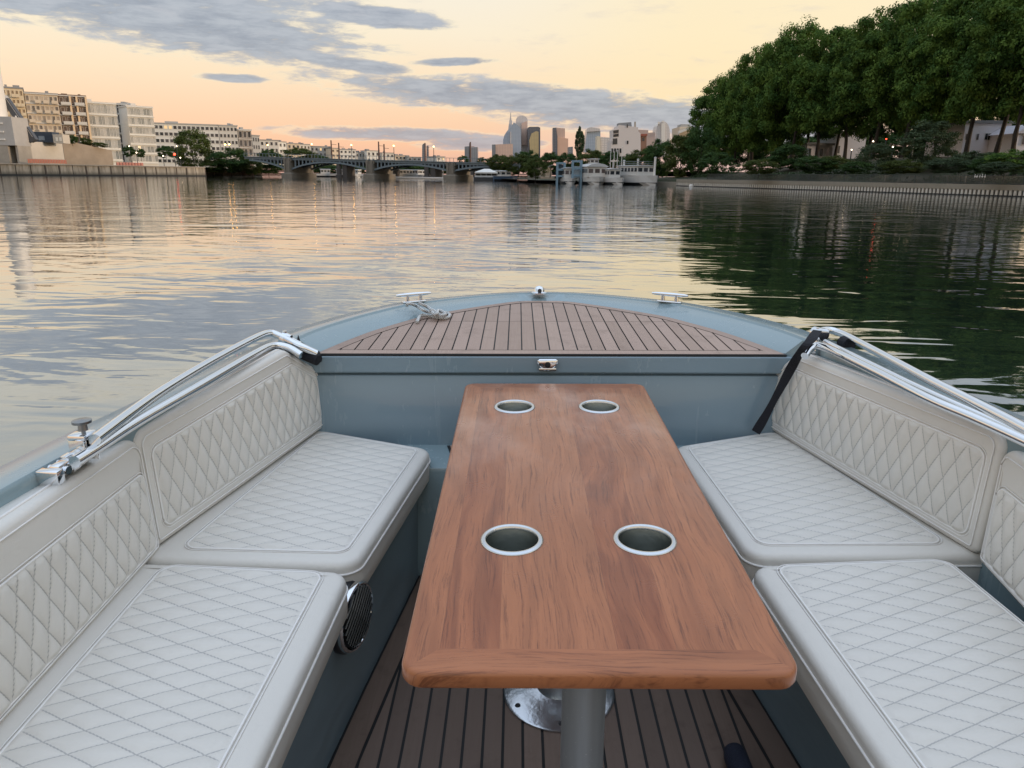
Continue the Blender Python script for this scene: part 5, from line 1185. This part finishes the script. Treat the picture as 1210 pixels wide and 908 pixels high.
for u, vt, lb, D in ((736.5, 190.5, 'leftmost of three white mooring posts, the shortest', 134), (753, 189, 'middle white mooring post behind the barge saloon', 136), (773, 187, 'rightmost white mooring post at the bow of the barge', 127)):
    p = at(u, D); zt_ = wy(u, vt, D).z; o = thing('mooring_post', lb, 'mooring post', p, 'white mooring posts by the barge'); m = MB(); m.tube([p + V((0, 0, -1)), p + V((0, 0, zt_))], .18, 12); m.build('post', WHITEP, o); m = MB(); m.lathe([(.22, 0), (.22, .12), (0, .2)], p + V((0, 0, zt_)), 12); m.build('cap', GREYR, o)
for u0, u1, vt, lb, D in ((658.4, 667, 192, 'left blue steel portal frame standing in the water', 137), (676.5, 686.5, 189.5, 'right blue steel portal frame with a solid panel', 135)):
    a, b = at(u0, D), at(u1, D); zt_ = wy(u0, vt, D).z; o = thing('portal_frame', lb, 'steel frame', (a + b) / 2, 'blue portal frames of the boat lift'); m = MB(); w = (b - a).length
    for p in (a, b):
        for y in (0, 1.2): m.box(p + V((0, y, zt_ / 2 - .5)), (.34, .3, zt_ + 1))
    m.build('uprights', BLUEF, o); m = MB()
    for f in (.96, .66, .36):
        for y in (0, 1.2): m.box((a + b) / 2 + V((0, y, zt_ * f)), (w - .34, .26, .34))
    m.build('crossbeams', BLUEF, o)
    if u0 > 670:
        m = MB(); m.box((a + b) / 2 + V((0, .6, zt_ * .50)), (w - .4, .1, zt_ * .5)); m.build('panel', mat('blue panel', (.34, .42, .47), .5, var=.15), o)
    else:
        m = MB(); m.box((a + b) / 2 + V((0, 1.6, zt_ * .5)), (w - .4, .1, zt_ * .8)); m.build('dark_back', mat('dark slate panel', (.05, .07, .085), .5), o)
vessel('small_boat', 'small white boat tucked between the two blue frames', at(671.5, 137), R(-82), 6, 2.2, .9, [(-1.5, 1.0, 1.8, .9, 2.6, .2)])
for k, (u, vt, D, lb) in enumerate(((720.4, 178.5, 142, 'leftmost thin white pole above the cabin boat'), (724.6, 180, 142, 'second thin pole above the cabin boat, shorter'), (728.4, 178, 142, 'third thin pole above the cabin boat with a lamp head'), (733.6, 173.5, 142, 'tallest thin pole, right of the pole group'))):
    p = at(u, D); p.z = .6; o = thing('flag_pole', lb, 'pole', p, 'thin poles behind the boats'); m = MB(); m.tube([p, V((p.x, p.y, wy(u, vt, D).z))], [.08, .05], 6); m.build('pole', WHITEP, o); m = MB(); m.lathe([(0, -.1), (.12, 0), (0, .1)], V((p.x, p.y, wy(u, vt, D).z)), 8); m.build('finial', WHITEP, o)
# floating pavilion with a white tent roof
D_ = 182; p = at(574.5, D_); pv = thing('floating_pavilion', 'floating pavilion with a white tented hip roof right of the bridge piers', 'pavilion', p)
w = 26 / F * D_ ; m = MB(); m.box(p + V((0, 3, .35)), (w * 1.1, 6.4, .9), b=.1); m.build('pontoon', HULLD, pv)
m = MB(); hz = wy(574, 203.6, D_).z; hp_ = wy(574, 199.6, D_).z
m.add([p + V((x * w / 2, 3 + y * 3.2, hz)) for x, y in ((-1, -1), (1, -1), (1, 1), (-1, 1))] + [p + V((-w * .12, 3, hp_)), p + V((w * .12, 3, hp_))] + [p + V((x * w / 2, 3 + y * 3.2, hz - .3)) for x, y in ((-1, -1), (1, -1), (1, 1), (-1, 1))], [(0, 1, 5, 4), (1, 2, 5), (2, 3, 4, 5), (3, 0, 4), (0, 6, 7, 1), (1, 7, 8, 2), (2, 8, 9, 3), (3, 9, 6, 0), (6, 9, 8, 7)]); m.build('tent_roof', WHITEP, pv)
m = MB()
for x in (-1, -.5, 0, .5, 1):
    for y in (.1, 5.9): m.box(p + V((x * w * .47, y, (hz + .5) / 2)), (.14, .14, hz - .5))
m.build('posts', GREYF, pv); m = MB(); m.box(p + V((0, 3, 1.3)), (w * .9, 5, 1.1)); m.build('inner_wall', mat('dark timber wall', (.06, .055, .05), .7), pv); m = MB(); m.box(p + V((0, -.1, 1.0)), (w, .1, .35)); m.build('balustrade', GREYR, pv)
vessel('small_boat', 'dark blue small boat with white fenders right of the pavilion', at(597, 180), R(10), 5.5, 2, 1.1, [(-1.2, 1.2, 1.6, 1.0, 2.2, .1)], hullm=mat('dark blue hull', (.04, .07, .12), .4)); vessel('small_boat', 'tiny white boat close to the right side of the pavilion', at(589, 184), R(-70), 5, 1.9, .9, [(-1.0, 1.0, 1.5, .9, 2.3, .1)])
pa_, pb_ = at(455, 226), at(562, 226); m = MB(); m.box((pa_ + pb_) / 2 + V((0, 0, .25)), ((pb_ - pa_).length, 2.2, .5), b=.08); tag(m.build('pontoon', WHITEP, None, base=(pa_ + pb_) / 2), 'long low white pontoon behind the bridge piers', 'pontoon')
for u, D, L, a, lb in ((386, 268, 7, 15, 'small cream boat moored left of the first viaduct pier'), (408, 262, 10, 5, 'white motor boat right of the first viaduct pier'), (421, 266, 8, -20, 'white boat with raised cabin in the middle arch'), (474, 250, 8, 8, 'leftmost white boat of the cluster behind the long pontoon'), (481, 246, 9, 20, 'white cruiser in the middle of the pontoon cluster'), (490, 248, 8, -12, 'white boat at the right of the pontoon cluster'), (496.5, 250, 7, 40, 'small white boat next to the twin pier of the viaduct'), (519, 244, 7, 10, 'low white boat left of the third stone pier')):
    vessel('moored_boat', lb, at(u, D), R(a), L, 2.7, 1.1, [(-L * .28, L * .18, 2.2, 1.05, 2.5, .12)], group='white boats moored beyond the bridge')
p = at(817.5, 119.5); bo_ = thing('mooring_buoy', 'small white buoy floating just off the landing ledge', 'buoy', p); m = MB(); m.lathe([(0, -.2), (.3, -.12), (.36, .05), (.28, .25), (.1, .34), (0, .36)], p, 16); m.build('float', WHITEP, bo_, smooth=True); m = MB(); m.lathe([(.06, 0), (.09, .03), (.06, .06), (.03, .03)], p + V((0, 0, .38)), 10, close=True); m.build('ring', POLE, bo_)

# ================================================================== SKY, SUN, RENDER
wd = bpy.data.worlds.new('World'); sc.world = wd; wd.use_nodes = True; nb = NB(wd.node_tree); bg = wd.node_tree.nodes['Background']
SUN_EL, SUN_AZ = 7.5, 100.0                  # degrees; azimuth measured from straight ahead towards the right
g = nb.coord('Generated'); dx, dy, dz = nb.sep(g)
el = dz.arcsine() * (180 / PI); az = dx.arctan2(dy) * (180 / PI)
L_ = lambda *c: lin(*c)
base = nb.ramp((el + 5.) / 95., [(0, L_(210, 160, 142)), (5 / 95, L_(222, 172, 158)), (7.0 / 95, L_(247, 194, 160)), (9.2 / 95, L_(248, 208, 173)), (11.5 / 95, L_(249, 222, 188)), (14.5 / 95, L_(248, 232, 205)), (17.5 / 95, L_(245, 235, 216)), (26 / 95, L_(224, 229, 230)), (50 / 95, L_(200, 213, 232)), (1, L_(192, 210, 238))])
yel = nb.ss(az, -4., 14.) * nb.ss(el, 2.2, 5.) * (1.0 - nb.ss(el, 11., 20.))
skyc = nb.mix(yel * .6, base, L_(253, 230, 180))
pinkr = nb.ss(az, -8., 14.) * (1.0 - nb.ss(el, 2.5, 4.5)); skyc = nb.mix(pinkr * .5, skyc, L_(214, 196, 196))
# clouds: elongated banks whose ragged edges come from layered noise over the direction
nv = nb.comb(az * .055, el * .26, 0.); f1 = nb.noise(nv, 2.0, 6, .62, .35); f2 = nb.noise(nb.comb(az * .22, el * .9, 4.), 1.6, 5, .65, .3); f3 = nb.noise(nb.comb(az * .35, el * 2.2, 8.), 1.2, 4, .6)
def bank(a, e, ra, re, k=0.): 
    u = (az - a) / ra; v = (el - e - (az - a) * k) / re; return 1.0 - (u * u + v * v)
banks = [bank(-27, 11.0, 15., 2.5, .0), bank(-21, 9.2, 11., 1.9, -.05), bank(-12, 7.4, 5.0, .5, -.12), bank(.5, 5.3, 14., 1.15, -.07), bank(7.5, 4.2, 9.5, 1.25, -.06), bank(-9, 2.75, 7.5, .50, -.01), bank(-2.5, 2.2, 4.5, .50), bank(-4.2, 7.7, 2.8, .26, .05), bank(-19.8, 6.1, 2.2, .28), bank(16, 3.2, 8., 1.1, -.03), bank(-10, 10.4, 5.0, .7, -.06)]
d = banks[0]
for b_ in banks[1:]: d = d.maximum(b_)
dens = d.maximum(-1.5) * .62 + (f1 - .5) * 1.5 + (f2 - .5) * 1.55 + (f3 - .5) * .8 + .30
cov = nb.ss(dens, .0, .66) * nb.ss(d, -1.3, -.2)
wisp = nb.ss(f1 * .6 + f2 * .5, .56, .78) * .35 * nb.ss(el, 4., 9.)
cloudc = nb.mix(nb.ss(f2 * .6 + f3 * .5, .35, .70), L_(126, 138, 160), L_(168, 176, 190)); cloudc = nb.mix(nb.ss(el, 1.5, 4.0, .35, 0.), cloudc, L_(196, 178, 178))
edge = nb.ss(dens, .0, .14) * (1.0 - nb.ss(dens, .16, .42)) * nb.ss(d, -1.0, 0.)
c2 = nb.mix(cov * .88, skyc, cloudc); c2 = nb.mix(edge * .30 , c2, L_(255, 240, 205)); c2 = nb.mix(wisp, c2, L_(196, 190, 194))
# higher sky, above the picture: broken grey blue cloud seen only in the river
hi = nb.noise(nb.comb(dx / (dz.absolute() + .12) * 1.0, dy / (dz.absolute() + .12), 3.), 1.1, 5, .55, .4)
c2 = nb.mix(nb.ss(el, 11.5, 15.5) * nb.ss(hi, .40, .58) * (.80 - nb.ss(el, 35., 70.) * .4), c2, L_(178, 190, 206))
nis = nb.node('TexSky', sky_type='NISHITA', sun_disc=False, sun_elevation=R(SUN_EL), sun_rotation=R(SUN_AZ))
nsc = nb.mix(1.0, S(nb.t, nis.outputs[0]), (.02, .02, .02), 'MULTIPLY')
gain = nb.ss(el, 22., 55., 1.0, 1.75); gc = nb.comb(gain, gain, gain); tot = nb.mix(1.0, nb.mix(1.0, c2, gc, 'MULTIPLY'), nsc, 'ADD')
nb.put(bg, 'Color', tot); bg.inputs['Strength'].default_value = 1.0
sl = bpy.data.lights.new('sun', 'SUN'); so = bpy.data.objects.new('sun', sl); col.objects.link(so)
sl.energy = 2.2; sl.angle = R(4); sl.color = (1., .76, .54)
dirv = V((math.sin(R(SUN_AZ)) * math.cos(R(SUN_EL)), math.cos(R(SUN_AZ)) * math.cos(R(SUN_EL)), math.sin(R(SUN_EL)))); so.rotation_euler = dirv.to_track_quat('Z', 'Y').to_euler()
vs = sc.view_settings; vs.view_transform = 'Standard'; vs.look = 'None'; vs.exposure = 0.; vs.gamma = 1.; vs.use_curve_mapping = False
sc.cycles.use_denoising = True; sc.cycles.max_bounces = 7; sc.cycles.diffuse_bounces = 3; sc.cycles.glossy_bounces = 4; sc.cycles.transmission_bounces = 2; sc.cycles.transparent_max_bounces = 4
sc.cycles.sample_clamp_indirect = 6.; sc.cycles.caustics_reflective = False
